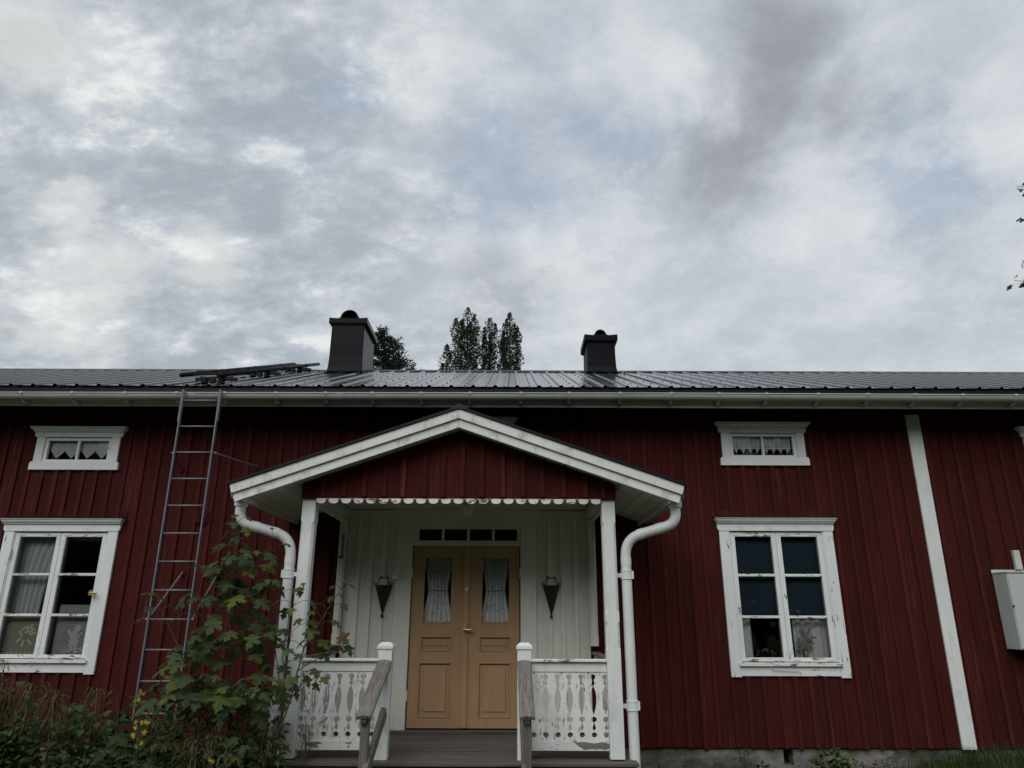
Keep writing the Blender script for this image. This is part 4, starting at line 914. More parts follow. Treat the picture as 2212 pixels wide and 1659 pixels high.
# downpipes of the porch
def arc_path(pts, r_=0.09, n=6):
    out = [Vector(pts[0])]
    for i in range(1, len(pts) - 1):
        a, b, c = Vector(pts[i - 1]), Vector(pts[i]), Vector(pts[i + 1]); d1 = (a - b).normalized(); d2 = (c - b).normalized(); rr = min(r_, (a - b).length * 0.49, (c - b).length * 0.49)
        for k in range(n + 1):
            t = k / n; out.append((b + d1 * rr) * (1 - t) ** 2 + b * 2 * t * (1 - t) + (b + d2 * rr) * t ** 2)
    return out + [Vector(pts[-1])]
for s_, lab in ((-1, 'white swan-neck downpipe behind the maple leaves'), (1, 'white swan-neck downpipe against the red wall')):
    xg = PX + s_ * (HWX - 0.08); xp = PX + s_ * 1.562; zg = pz(PX + s_ * (HWX - 0.075), 0.155); yg, yp = YF + 0.20, 6.79
    kz1, kz2 = P(1436, 1130, 6.6).z, P(1352, 1170, 6.75).z
    pts = [(xg, yg, zg), (xg, yg, kz1 + 0.0), (xp, yp, kz2 + 0.03), (xp, yp, gz(xp, yp) - 0.03)]
    dp = MB().tube(arc_path(pts, 0.16, 8), 0.047, 18).build('downpipe', 'pipe', porch, label=lab); smooth_by_angle(dp, 40)
    A_, B_ = Vector((xg, yg, kz1)), Vector((xp, yp, kz2 + 0.03)); d_ = (B_ - A_).normalized()
    for c_, e_ in ((A_ + d_ * 0.13, A_ + d_ * 0.19), (B_ - d_ * 0.19, B_ - d_ * 0.13), (Vector((xp, yp, B_.z - 0.24)), Vector((xp, yp, B_.z - 0.17)))): smooth_by_angle(MB().tube([c_, e_], 0.0500, 18).build('pipe_sleeve', 'pipe', porch), 40)
    mb = MB(); mb.tube([(xg, yg, zg + 0.02), (xg, yg, zg - 0.06), (xg, yg, zg - 0.065)], [0.064, 0.060, 0.049], 18); smooth_by_angle(mb.build('outlet', 'pipe', porch), 40)
    for zc_ in (P(1356, 1242, 6.79).z, P(1368, 1524, 6.79).z):
        mb = MB(); mb.tube([(xp, yp, zc_ - 0.032), (xp, yp, zc_ + 0.032)], 0.0515, 18); mb.tube([(xp, yp, zc_ + 0.032), (xp, yp, zc_ + 0.040)], 0.055, 18); mb.tube([(xp, yp, zc_ - 0.040), (xp, yp, zc_ - 0.032)], 0.055, 18)
        xa, xb = sorted((xp - s_ * 0.045, xp - s_ * 0.096)); mb.box(xa, xb, yp - 0.015, yp + 0.015, zc_ - 0.022, zc_ + 0.014)
        xa, xb = sorted((xp + s_ * 0.045, xp + s_ * 0.062)); mb.box(xa, xb, yp - 0.03, yp + 0.01, zc_ - 0.034, zc_ + 0.034)
        mb.build('pipe_clamp', 'pipe', porch)
# flag socket at the left half post
fs_ = P(741, 1180, YW - 0.1); mb = MB(); mb.tube([(fs_.x, YW - 0.13, fs_.z - 0.14), (fs_.x + 0.004, YW - 0.13, fs_.z + 0.13)], 0.016, 8); mb.box(fs_.x - 0.05, fs_.x + 0.012, YW - 0.14, YW - 0.0860, fs_.z - 0.13, fs_.z - 0.10); mb.build('flag_holder', 'grey_wood_v', porch)

# ------------------------------------------------------------------ handrails by the steps
def handrail(xc, dxb, label):
    h = thing('handrail', (xc, 6.3, 0), label, 'handrail', 'weathered handrails by the porch steps')
    a = Vector((xc, YP - 0.005, P(1135, 1430, YP).z)); b = Vector((xc + dxb, 6.08, P(1135, 1552, 6.08).z)); d = (b - a).normalized()
    n = 5; mb = MB(); sec = []
    up = Vector((1, 0, 0)).cross(d).normalized() * -1
    if up.z < 0: up = -up
    pf = [(-0.061, -0.02), (-0.061, 0.006), (-0.04, 0.018), (0, 0.022), (0.04, 0.018), (0.061, 0.006), (0.061, -0.02), (0.045, -0.02), (0.045, -0.014), (-0.045, -0.014), (-0.045, -0.02)]
    for p in (a, b): sec += [p + Vector((u, 0, 0)) + up * w for (u, w) in pf]
    k = len(pf); mb.add(sec, [(i, (i + 1) % k, (i + 1) % k + k, i + k) for i in range(k)] + [tuple(range(k - 1, -1, -1)), tuple(range(k, 2 * k))])
    mb.build('rail_cap', 'grey_wood', h, bev=0.003)
    px_, py_ = xc + dxb * 0.9, 6.17; mb = MB(); zt = a.z + (b.z - a.z) * (YP - py_) / (YP - 6.08) - 0.045
    mb.hexa([(px_ - 0.03, py_ - 0.035, 0), (px_ + 0.035, py_ - 0.035, 0), (px_ + 0.035, py_ + 0.035, 0), (px_ - 0.03, py_ + 0.035, 0), (px_ - 0.03, py_ - 0.035, zt - 0.02), (px_ + 0.035, py_ - 0.035, zt - 0.02), (px_ + 0.035, py_ + 0.035, zt + 0.025), (px_ - 0.03, py_ + 0.035, zt + 0.025)])
    mb.build('post', 'grey_wood_v', h, bev=0.004)
    o = Vector((-0.02 if dxb > -0.02 else 0.02, 0, -0.0)); MB().beam(a + Vector((0, -0.012, -0.40)) + o, b + Vector((0, -0.20, -0.56)) + o, 0.042, 0.095).build('lower_rail', 'grey_wood_v', h, bev=0.004)
    MB().beam(a + Vector((0, -0.01, -0.035)), b + Vector((0, 0.02, -0.035)), 0.042, 0.03).build('cap_batten', 'grey_wood_v', h)
handrail(PX - 0.612, -0.045, 'grey weathered wooden handrail at the newel post beside the maple')
handrail(PX + 0.614, 0.012, 'grey weathered wooden handrail in front of the newel by the railing with bare patch')

# ------------------------------------------------------------------ wall ladder and roof ladder
YL = 7.53
lad = thing('wall_ladder', (-3.66, YL, 0.7), 'galvanised steel ladder fixed in front of the red wall', 'ladder')
xl = P(393, 860, YL).x; xr = P(475, 860, YL).x; xl = (xl + P(293, 1540, YL).x) / 2; xr = xl + 0.405
zb, zt = P(290, 1556, YL).z, P(394, 843, YL).z
for xx, z0 in ((xl, zb), (xr, zb)):
    Bx(xx - 0.0075, xx + 0.0075, YL - 0.022, YL + 0.022, z0, zt + 0.005).build('rail', 'galv', lad, bev=0.003)
    Bx(xx + (0.0095 if xx == xr else -0.0155), xx + (0.0155 if xx == xr else -0.0095), YL - 0.024, YL + 0.024, zt - 0.36, zt - 0.005).build('joint_plate', 'galv', lad)
for yy in (865, 921, 977, 1034, 1092, 1152, 1213, 1275, 1338, 1404, 1472, 1542):
    z_ = P(400, yy, YL).z; MB().tube([(xl + 0.009, YL, z_), (xr - 0.009, YL, z_)], 0.0095, 8).build('rung', 'galv', lad, smooth=True)
def stay(a, b, foot):
    mb = MB(); mb.tube([a, b], 0.010, 6); mb.tube([a + Vector((-0.02, 0, 0)), a + Vector((0.02, 0, 0))], 0.014, 6); st_ = mb.build('wall_stay', 'galv', lad)
    f = Vector((b.x, 0, b.z)); MB().box(f.x - 0.03, f.x + 0.03, YW - 0.032, YW - 0.0245, f.z - 0.04, f.z + 0.04).build('stay_foot', 'red', st_)
stay(Vector((xl - 0.02, YL + 0.02, P(375, 978, YL).z)), P(393, 1012, YW - 0.03), 1)
stay(Vector((xr + 0.02, YL + 0.02, P(466, 978, YL).z)), P(557, 1009, YW - 0.03), 1)
stay(Vector((xl - 0.02, YL + 0.02, P(318, 1338, YL).z)), P(395, 1236, YW - 0.03), 1)
stay(Vector((xr + 0.02, YL + 0.02, P(402, 1338, YL).z)), P(470, 1240, YW - 0.03), 1)
rl = thing('roof_ladder', (-3.8, 9.6, 4.95), 'black steel roof ladder lying on the ribbed roof towards the wide chimney', 'ladder')
def rp(y, h): return ZEV + (y - YE) * SL + h
ya, yb_ = 7.86, 11.5; X0, X1 = P(390, 820, ya).x, P(471, 820, ya).x
X0e, X1e = P(639, 796, 11.6).x, P(691, 796, 11.6).x
for (a, b) in ((X0, X0e), (X1, X1e)):
    A, B_ = Vector((a, ya, rp(ya, 0.115))), Vector((b, yb_, rp(yb_, 0.115)))
    MB().tube([A, B_], 0.026, 12).build('rail', 'rung_black', rl, smooth=True)
    for t in (0.28, 0.56, 0.82):
        c = A.lerp(B_, t); d = (B_ - A).normalized(); MB().tube([c - d * 0.03, c + d * 0.03], 0.030, 12).build('rail_sleeve', 'rung_black', rl)
for i in range(11):
    t = 0.06 + i * 0.088; yy = ya + (yb_ - ya) * t; xa = X0 + (X0e - X0) * t; xb = X1 + (X1e - X1) * t
    MB().tube([(xa, yy, rp(yy, 0.112)), (xb, yy, rp(yy, 0.112))], 0.010, 8).build('rung', 'rung_black', rl)
for t in (0.03, 0.40, 0.75):
    yy = ya + (yb_ - ya) * t; xa = X0 + (X0e - X0) * t + 0.12; xb = X1 + (X1e - X1) * t + 0.18
    mb = MB()
    for (p, q_) in ((xa, xa + 0.16), (xb - 0.16, xb)): mb.box(p, q_, yy - 0.012, yy + 0.012, rp(yy, 0.040), rp(yy, 0.078))
    for f_ in (0.22, 0.42, 0.62): c = xa + (xb - xa) * f_; mb.box(c - 0.03, c + 0.03, yy - 0.04, yy + 0.04, rp(yy, 0.005), rp(yy, 0.066))
    mb.box(xa + 0.05, xb - 0.05, yy - 0.006, yy + 0.006, rp(yy, 0.070), rp(yy, 0.092)); mb.build('roof_bracket', 'rung_black', rl, bev=0.003)

# ------------------------------------------------------------------ lanterns, ceiling lamp, cabinet
def lantern(x, ytop, ytip, label):
    c = P(x, ytop, YW - 0.06); t = P(x, ytip, YW - 0.06); w = 0.094; h = c.z - t.z
    L_ = thing('wall_lantern', (c.x, YW - 0.03, t.z), label, 'lantern', 'black iron wall lanterns')
    mb = MB(); n = 12; vs_ = []
    for (r_, z_) in ((1.0, c.z), (0.97, c.z - 0.012), (0.05, t.z)):
        for j in range(n + 1): a = math.pi + math.pi * j / n; vs_.append((c.x + w * r_ * math.cos(a), YW - 0.024 + 0.085 * r_ * math.sin(a), z_))
    m_ = n + 1; fs = [(i * m_ + j, i * m_ + j + 1, (i + 1) * m_ + j + 1, (i + 1) * m_ + j) for i in range(2) for j in range(n)] + [tuple(i * m_ + (n if k else 0) for i in range(3) for k in ()) or (0, n, m_ + n, m_), (m_, m_ + n, 2 * m_ + n, 2 * m_)]
    mb.add(vs_, fs).build('cone_shade', 'black', L_)
    mb = MB(); y_ = YW - 0.05
    for s_ in (-1, 1):
        sp = [(c.x + s_ * (0.022 + 0.020 * math.cos(a)), y_, c.z + 0.085 + 0.013 * math.sin(a)) for a in [R(q_) for q_ in (200, 250, 300, 350, 40, 90)]]
        path = sp + [(c.x + s_ * 0.048, y_, c.z + 0.085), (c.x + s_ * 0.055, y_, c.z + 0.05), (c.x + s_ * 0.062, y_, c.z + 0.012), (c.x + s_ * 0.080, y_, c.z + 0.002)]
        path += [(c.x + s_ * (0.092 + 0.014 * math.cos(a)), y_, c.z + 0.016 + 0.014 * math.sin(a)) for a in [R(q_) for q_ in (270, 320, 20, 80, 140, 190)]]
        mb.tube(path, 0.0052, 6)
    mb.build('scroll_handle', 'black', L_)
    mb = MB(); z_ = t.z; mb.prism([(c.x, z_ - 0.045), (c.x + 0.018, z_ - 0.018), (c.x + 0.010, z_ - 0.006), (c.x + 0.016, z_ + 0.004), (c.x - 0.016, z_ + 0.004), (c.x - 0.010, z_ - 0.006), (c.x - 0.018, z_ - 0.018)], YW - 0.045, YW - 0.030); mb.build('finial', 'black', L_)
    Bx(c.x - 0.034, c.x + 0.034, YW - 0.040, YW - 0.0225, c.z - 0.02, c.z + 0.10).build('mount_block', 'cream', L_, bev=0.003)
lantern(828, 1264, 1327, 'black iron cone lantern on porch wall beside the switch box')
lantern(1190.7, 1264.6, 1329, 'black iron cone lantern on porch wall beside the door leaf with handle')
lc = P(1009, 1100, 7.55); lm = thing('ceiling_lamp', (lc.x, lc.y, ZC - 0.15), 'round cream globe lamp under the porch ceiling', 'lamp')
mb = MB(); mb.lathe([(0.02, -0.075), (0.045, -0.062), (0.063, -0.035), (0.068, 0.0), (0.062, 0.035), (0.05, 0.055)], (lc.x, lc.y, ZC - 0.075), 20); mb.build('globe', 'cream', lm, smooth=True)
MB().lathe([(0.058, -0.020), (0.062, -0.001)], (lc.x, lc.y, ZC), 20).build('base', 'cream', lm)
ca = P(2138, 1232, YW); yfc = 7.93; cz0, cz1 = P(2178, 1404, yfc).z, P(2176, 1237, yfc).z; cx0 = ca.x; cx1 = cx0 + 0.62
cab = thing('electrical_cabinet', ((cx0 + cx1) / 2, 8.05, cz0), 'pale grey steel electrical cabinet hung on the red wall', 'cabinet')
Bx(cx0, cx1, yfc + 0.012, YW - 0.024, cz0, cz1).build('body', 'cab', cab, bev=0.004)
Bx(cx0 + 0.008, cx1 - 0.008, yfc, yfc + 0.0115, cz0 + 0.008, cz1 - 0.012).build('door', 'cab', cab, bev=0.004)
mb = MB(); mb.box(cx0 - 0.005, cx1 + 0.005, YW - 0.034, YW - 0.0245, cz1 + 0.001, cz1 + 0.045); mb.box(cx0 - 0.006, cx1 + 0.006, yfc - 0.006, YW - 0.035, cz1 + 0.001, cz1 + 0.012); mb.build('top_flange', 'cab', cab)
lk = P(2189, 1309, yfc); MB().tube([(lk.x, yfc + 0.001, lk.z), (lk.x, yfc - 0.010, lk.z)], 0.010, 10).build('lock', 'black', cab)
cc = P(2197, 1210, YW - 0.05); Bx(cc.x - 0.035, cc.x + 0.035, YW - 0.075, YW - 0.0245, cz1 + 0.046, P(2195, 1189, YW - 0.05).z).build('cable_cover', 'cab', cab, bev=0.006)
MB().tube([(cx0 + 0.33, YW - 0.06, cz0), (cx0 + 0.34, YW - 0.05, cz0 - 0.3), (cx0 + 0.345, YW - 0.05, 0.25)], 0.022, 8).build('cable_conduit', 'grey_wood_v', cab)

# ------------------------------------------------------------------ things in the windows
def drape(x0, x1, z0, z1, y, amp, nf, flare=lambda t: (0.0, 0.0), nx=48, nz=14, ph=0.0, thick=0):
    """hanging cloth with folds; flare(t) moves left/right edges at height share t (0 bottom, 1 top)"""
    mb = MB(); vs_ = []
    for j in range(nz + 1):
        t = j / nz; fl, fr_ = flare(t)
        for i in range(nx + 1):
            s_ = i / nx; xx = x0 + fl + (x1 + fr_ - x0 - fl) * s_
            vs_.append((xx, y + amp * math.sin(2 * math.pi * nf * s_ + ph + 0.5 * math.sin(3 * t)), z0 + (z1 - z0) * t))
    mb.add(vs_, [(j * (nx + 1) + i, j * (nx + 1) + i + 1, (j + 1) * (nx + 1) + i + 1, (j + 1) * (nx + 1) + i) for j in range(nz) for i in range(nx)])
    return mb
zL = BIG[1]['z']; zR = BIG[0]['z']; YC = YW + 0.120
def one(mb, name, mat, label, cat, group=None, smooth=True):
    return tag(mb.build(name, mat, None, smooth=smooth), label, cat, group)
one(drape(lA - 0.02, lM - 0.06, zL[6] - 0.02, zL[3] + 0.03, YC + 0.02, 0.014, 6, lambda t: (0, -0.12 + 0.16 * t * t)), 'sheer_curtain', 'curtain', 'sheer grey-white curtain hanging in the window beside the ladder', 'curtain')
one(drape(lA - 0.02, lB + 0.02, zL[3] - 0.03, zL[3] + 0.04, YC + 0.05, 0.012, 14), 'curtain_heading', 'curtain', 'thin curtain heading across top of the lace panel window', 'curtain')
# beige lace panel with flowers
def ell(mb, cx, cz, rx, rz, y, rot=0, n=14):
    pts = [(cx + rx * math.cos(a) * math.cos(rot) - rz * math.sin(a) * math.sin(rot), cz + rx * math.cos(a) * math.sin(rot) + rz * math.sin(a) * math.cos(rot)) for a in [2 * math.pi * i / n for i in range(n)]]
    mb.prism(pts, y, y + 0.0012)
bx0, bx1 = lA + 0.03, lM - 0.035; bz0, bz1 = zL[9], zL[7] + 0.01
bl = thing('lace_curtain', ((bx0 + bx1) / 2, YC - 0.02, bz0), 'beige lace panel with flower motif in window beside the ladder', 'lace panel')
Bx(bx0, bx1, YC - 0.02, YC - 0.0185, bz0, bz1).build('net', 'lace_b', bl)
mb = MB(); cx, cz = (bx0 + bx1) / 2 + 0.02, (bz0 + bz1) / 2 + 0.01; w_ = bx1 - bx0
for k in range(5): ell(mb, cx + 0.03 + 0.035 * math.cos(k * 1.257), cz + 0.06 + 0.035 * math.sin(k * 1.257), 0.028, 0.017, YC - 0.024, k * 1.257)
for (dx, dz, r_, q_) in ((-0.06, 0.02, 0.04, 2.2), (-0.07, -0.05, 0.045, 0.8), (-0.02, -0.08, 0.04, 1.3), (0.05, -0.07, 0.045, 2.3), (-0.04, 0.07, 0.03, 1.0), (0.08, 0.02, 0.035, 0.4)): ell(mb, cx + dx, cz + dz, r_, 0.014, YC - 0.026 - 0.002 * r_, q_)
for i in range(9): ell(mb, bx0 + 0.03 + i * (w_ - 0.06) / 8, bz0 + 0.045, 0.017, 0.017, YC - 0.0235)
for i in range(6): ell(mb, bx0 + 0.025, bz0 + 0.09 + i * 0.045, 0.012, 0.018, YC - 0.0235)
mb.build('flower_motif', 'motif_b', bl)
cx0_, cx1_ = lM + 0.075, lB - 0.02; cz0_, cz1_ = zL[9], zL[7] + 0.12
fl_ = thing('filet_panel', ((cx0_ + cx1_) / 2, YC - 0.03, cz0_), 'white filet crochet panel with winged child motif in window beside the ladder', 'lace panel')
Bx(cx0_, cx1_, YC - 0.03, YC - 0.0285, cz0_, cz1_).build('net', 'net', fl_)
mb = MB(); cx = (cx0_ + cx1_) / 2 + 0.01; cz = zL[9] + 0.19; yq = YC - 0.034
for k, (dx, dz, rx, rz, q_) in enumerate(((0.02, 0.115, 0.040, 0.036, 0), (0.0, 0.035, 0.040, 0.062, 0.25), (0.012, -0.025, 0.05, 0.034, 0), (-0.060, 0.075, 0.014, 0.040, 0.7), (-0.045, 0.055, 0.014, 0.040, 0.4), (-0.03, 0.01, 0.013, 0.045, -0.5), (0.055, 0.045, 0.012, 0.045, -0.6), (0.03, -0.075, 0.019, 0.052, 0.1), (-0.015, -0.075, 0.017, 0.045, 0.5), (0.045, -0.125, 0.026, 0.010, 0), (-0.035, -0.115, 0.024, 0.010, 0.2))): ell(mb, cx + dx, cz + dz, rx, rz, yq - 0.0004 * k, q_)
rr = random.Random(4)
for i in range(26): ell(mb, cx + rr.uniform(-0.12, 0.12), cz - 0.115 - rr.random() * 0.035 + abs(rr.uniform(0, 0.06)), 0.014, 0.006, yq + 0.0012, rr.uniform(0, 3), 6)
n = 40; ring = [(cx - 0.005 + 0.142 * math.cos(2 * math.pi * i / n), cz - 0.005 + 0.165 * math.sin(2 * math.pi * i / n)) for i in range(n)]
mb.tube([(p[0], yq + 0.001, p[1]) for p in ring + ring[:1]], 0.003, 5)
mb.build('winged_child_motif', 'motif', fl_)
# navy blind, white curtains, plants and bouquet in the right window
one(Bx(rA - 0.05, rB + 0.05, YC - 0.028, YC - 0.024, zR[6] - 0.015, zR[2] + 0.02), 'roller_blind', 'navy', 'navy roller blind pulled down two thirds in the peeling window', 'blind', smooth=False)
one(drape(rA - 0.06, rA + 0.185, zR[9] - 0.01, zR[3], YC + 0.02, 0.014, 3), 'window_curtain', 'curtain_w', 'narrow white curtain behind the potted plants', 'curtain')
one(drape(rM + 0.14, rB + 0.06, zR[9] - 0.01, zR[3], YC + 0.03, 0.018, 4, ph=1), 'window_curtain', 'curtain_w', 'wide white curtain behind the pale bouquet', 'curtain')
def oval_leaf(mb, c, d, nrm, L_, W_, fold=0.15):
    d = d.normalized(); s_ = d.cross(nrm)
    if s_.length < 1e-3: s_ = d.cross(Vector((1, 0, 0)))
    s_.normalize(); u = s_.cross(d)
    mid = c + d * L_ * 0.5
    q = [c, c + d * L_ * 0.3 + s_ * W_ * 0.5 + u * fold * W_, c + d * L_ * 0.7 + s_ * W_ * 0.38 + u * fold * W_, c + d * L_ - u * 0.1 * L_, c + d * L_ * 0.7 - s_ * W_ * 0.38 + u * fold * W_, c + d * L_ * 0.3 - s_ * W_ * 0.5 + u * fold * W_]
    mb.add(q, [(0, 1, 2, 3), (0, 3, 4, 5)])
def rv(r_): 
    while True:
        v = Vector((r_.uniform(-1, 1), r_.uniform(-1, 1), r_.uniform(-1, 1)))
        if 0.05 < v.length < 1: return v
def houseplant(x, z, w, h, seed, label):
    r_ = random.Random(seed); t = thing('potted_plant', (x, YC - 0.03, z), label, 'plant', 'potted plants on the window sill'); mb = MB()
    for i in range(70):
        v = rv(r_); c = Vector((x + v.x * w, YC - 0.02 + v.y * 0.022, z + 0.10 + (v.z * 0.5 + 0.5) * h)); oval_leaf(mb, c, Vector((v.x, v.y - 0.4, 0.3 * v.z)), Vector((v.x * 0.3, -0.6, 1)), 0.045, 0.045)
    mb.build('foliage', 'geran', t); mb = MB()
    for i in range(7): v = rv(r_); oval_leaf(mb, Vector((x + v.x * w * 0.8, YC - 0.05, z + 0.13 + (v.z * 0.5 + 0.5) * h * 0.9)), Vector((v.x, -0.3, 0.5)), Vector((0, -1, 0)), 0.018, 0.018)
    mb.build('blossom', 'petal', t)
    MB().lathe([(0.022, 0.05), (0.026, 0.09), (0.028, 0.095)], (x, YC - 0.02, z), 14).build('pot', 'brass', t)
sz = zR[9] - 0.004
houseplant(P(1654, 1410, YC).x, sz - 0.055, 0.085, 0.06, 3, 'small leafy plant on the sill in front of the narrow curtain')
houseplant(P(1697, 1410, YC).x, sz - 0.055, 0.05, 0.06, 5, 'small leafy plant on the sill by the window centre post')
bq = thing('bouquet', (P(1742, 1400, YC).x, YC - 0.04, sz), 'pale dried bouquet in a brass vase behind the window glass', 'bouquet'); bqx = WL[bq.name].x
MB().lathe([(0.025, 0), (0.032, 0.03), (0.018, 0.08), (0.024, 0.12)], (bqx - 0.03, YC - 0.04, sz), 14).build('vase', 'brass', bq, smooth=True)
mb = MB(); ms = MB(); r_ = random.Random(8)
for i in range(16):
    tip = Vector((bqx - 0.03 + r_.uniform(-0.10, 0.10), YC - 0.05 + r_.uniform(-0.012, 0.02), sz + r_.uniform(0.10, 0.34))); ms.tube([Vector((bqx - 0.03, YC - 0.04, sz + 0.10)), tip], 0.002, 4)
    for k in range(10): v = rv(r_); oval_leaf(mb, tip + v * 0.012, v, Vector((0, -1, 0.2)), 0.028, 0.016)
mb.build('blossom', 'petal', bq); ms.build('stem', 'stem', bq)
# lace valances in the attic windows
def lace_valance(a, b, zt, zm, zb_, n, y, label, sharp):
    y = YW + 0.042
    mb = MB(); k = n * 16; vs_ = []
    for i in range(k + 1):
        t = i / k; f_ = (t * n) % 1.0; s_ = abs(2 * f_ - 1) if sharp else abs(math.cos(math.pi * f_)) ** 1.0
        s_ = 1 - s_; zz_ = zm - (zm - zb_) * (s_ ** (0.9 if sharp else 1.4)); yy = y + 0.005 * math.sin(2 * math.pi * t * n * 1.5)
        vs_ += [(a + (b - a) * t, yy, zz_), (a + (b - a) * t, yy, (zt + zz_) / 2), (a + (b - a) * t, yy, zt)]
    mb.add(vs_, [(3 * i + j, 3 * i + 3 + j, 3 * i + 4 + j, 3 * i + 1 + j) for i in range(k) for j in range(2)])
    return one(mb, 'lace_valance', 'lace', label, 'curtain')
z = SMALL[0]['z']; h = z[3] - z[4]
lace_valance(sR[1] + 0.01, sR[2] - 0.012, z[3] + 0.02, z[4] + h * 0.38, z[4] + h * 0.12, 4, YW + 0.07, 'white diamond lace valance in attic window above the peeling window, side by the porch', False)
lace_valance(sR[2] + 0.012, sR[3] - 0.01, z[3] + 0.02, z[4] + h * 0.36, z[4] + h * 0.10, 4, YW + 0.07, 'white diamond lace valance in attic window above the peeling window, side by the corner board', False)
z = SMALL[1]['z']; h = z[3] - z[4]
lace_valance(sL[1] + 0.005, sL[2] - 0.012, z[3] + 0.02, z[4] + h * 0.52, z[4] + h * 0.10, 2, YW + 0.08, 'ivory pointed lace valance in attic window beside the ladder, half away from the ladder', True)
lace_valance(sL[2] + 0.012, sL[3] - 0.005, z[3] + 0.02, z[4] + h * 0.52, z[4] + h * 0.10, 2, YW + 0.08, 'ivory pointed lace valance in attic window beside the ladder, half nearer the ladder', True)
z = SMALL[3]['z']
# dotted door curtains tied at the middle
def door_curtain(x0, x1, label):
    t = thing('door_curtain', ((x0 + x1) / 2, YW + 0.06, GZ0), label, 'curtain', 'dotted curtains tied in the door windows'); w = x1 - x0
    def fl(tt):
        u = (tt - 0.48) / (0.52 if tt > 0.48 else 0.48); k = 0.205 * (1 - abs(u) ** 1.1); return (w * k, -w * k)
    drape(x0 - 0.01, x1 + 0.01, GZ0 - 0.0, GZ1 + 0.02, YW + 0.066, 0.016, 6, fl, 70, 26).build('cloth', 'curtain_w', t, smooth=True)
    mb = MB(); r_ = random.Random(int(x0 * 1000))
    for i in range(34):
        tt = r_.uniform(0.03, 0.97); a, b = fl(tt); s_ = r_.uniform(0.06, 0.94); xx = x0 + 0.01 + a + (w - 0.02 + b - a) * s_; zz_ = GZ0 + (GZ1 - GZ0) * tt; q = r_.choice((0.010, 0.008, 0.007))
        yy = YW + 0.066 + 0.016 * math.sin(2 * math.pi * 6 * s_ + 0.5 * math.sin(3 * tt)) - 0.002; mb.tube([(xx, yy, zz_), (xx, yy - 0.001, zz_)], q, 8)
    mb.build('printed_dots', 'dot', t)
    zz_ = GZ0 + (GZ1 - GZ0) * 0.48; MB().tube([(x0 + 0.01 + w * 0.200, YW + 0.046, zz_), ((x0 + x1) / 2, YW + 0.045, zz_ - 0.004), (x1 - 0.01 - w * 0.200, YW + 0.046, zz_ + 0.002)], 0.004, 6).build('tie_cord', 'cord', t)
door_curtain(-0.981, -0.651, 'white dotted curtain tied at waist in the door leaf without handle')
door_curtain(-0.337, -0.010, 'white dotted curtain tied at waist in the door leaf with handle')

# ------------------------------------------------------------------ maple saplings
HALF = [(0, 0), (0.10, -0.05), (0.20, -0.03), (0.38, -0.10), (0.34, 0.02), (0.43, 0.07), (0.27, 0.15), (0.44, 0.22), (0.50, 0.20), (0.64, 0.30), (0.53, 0.36), (0.56, 0.47), (0.40, 0.43), (0.33, 0.47), (0.16, 0.44), (0.20, 0.58), (0.31, 0.66), (0.19, 0.71), (0.17, 0.80), (0.08, 0.83), (0, 1.0)]
def maple_mesh(seed, mat):
    r_ = random.Random(seed); pts = [(x_ * r_.uniform(0.92, 1.08), y_ + r_.uniform(-0.02, 0.02)) for x_, y_ in HALF]; l_ = [(-x_ * r_.uniform(0.92, 1.08), y_ + r_.uniform(-0.02, 0.02)) for x_, y_ in HALF[1:-1]][::-1]
    out = pts + l_; cur, fd, tw = r_.uniform(0.10, 0.45), r_.uniform(0.05, 0.30), r_.uniform(-0.2, 0.2)
    def f(x_, y_): return (x_, y_, -cur * y_ * y_ - fd * abs(x_) + tw * x_ * y_ + 0.02 * math.sin(11 * x_ + seed) )
    vs_ = [f(0, 0.33)] + [f(*p) for p in out]; n = len(out)
    me = bpy.data.meshes.new('leaf'); me.from_pydata(vs_, [], [(0, 1 + i, 1 + (i + 1) % n) for i in range(n)]); me.materials.append(mat); me.update(); return me
LEAF = [maple_mesh(i, M['maple']) for i in range(9)]; LEAFB = [maple_mesh(20 + i, M['maple_brown']) for i in range(2)]
def leaf_rot(tipdir, nrm):
    y_ = tipdir.normalized(); x_ = y_.cross(nrm).normalized(); z_ = x_.cross(y_); return Matrix((x_, y_, z_)).transposed().to_quaternion()
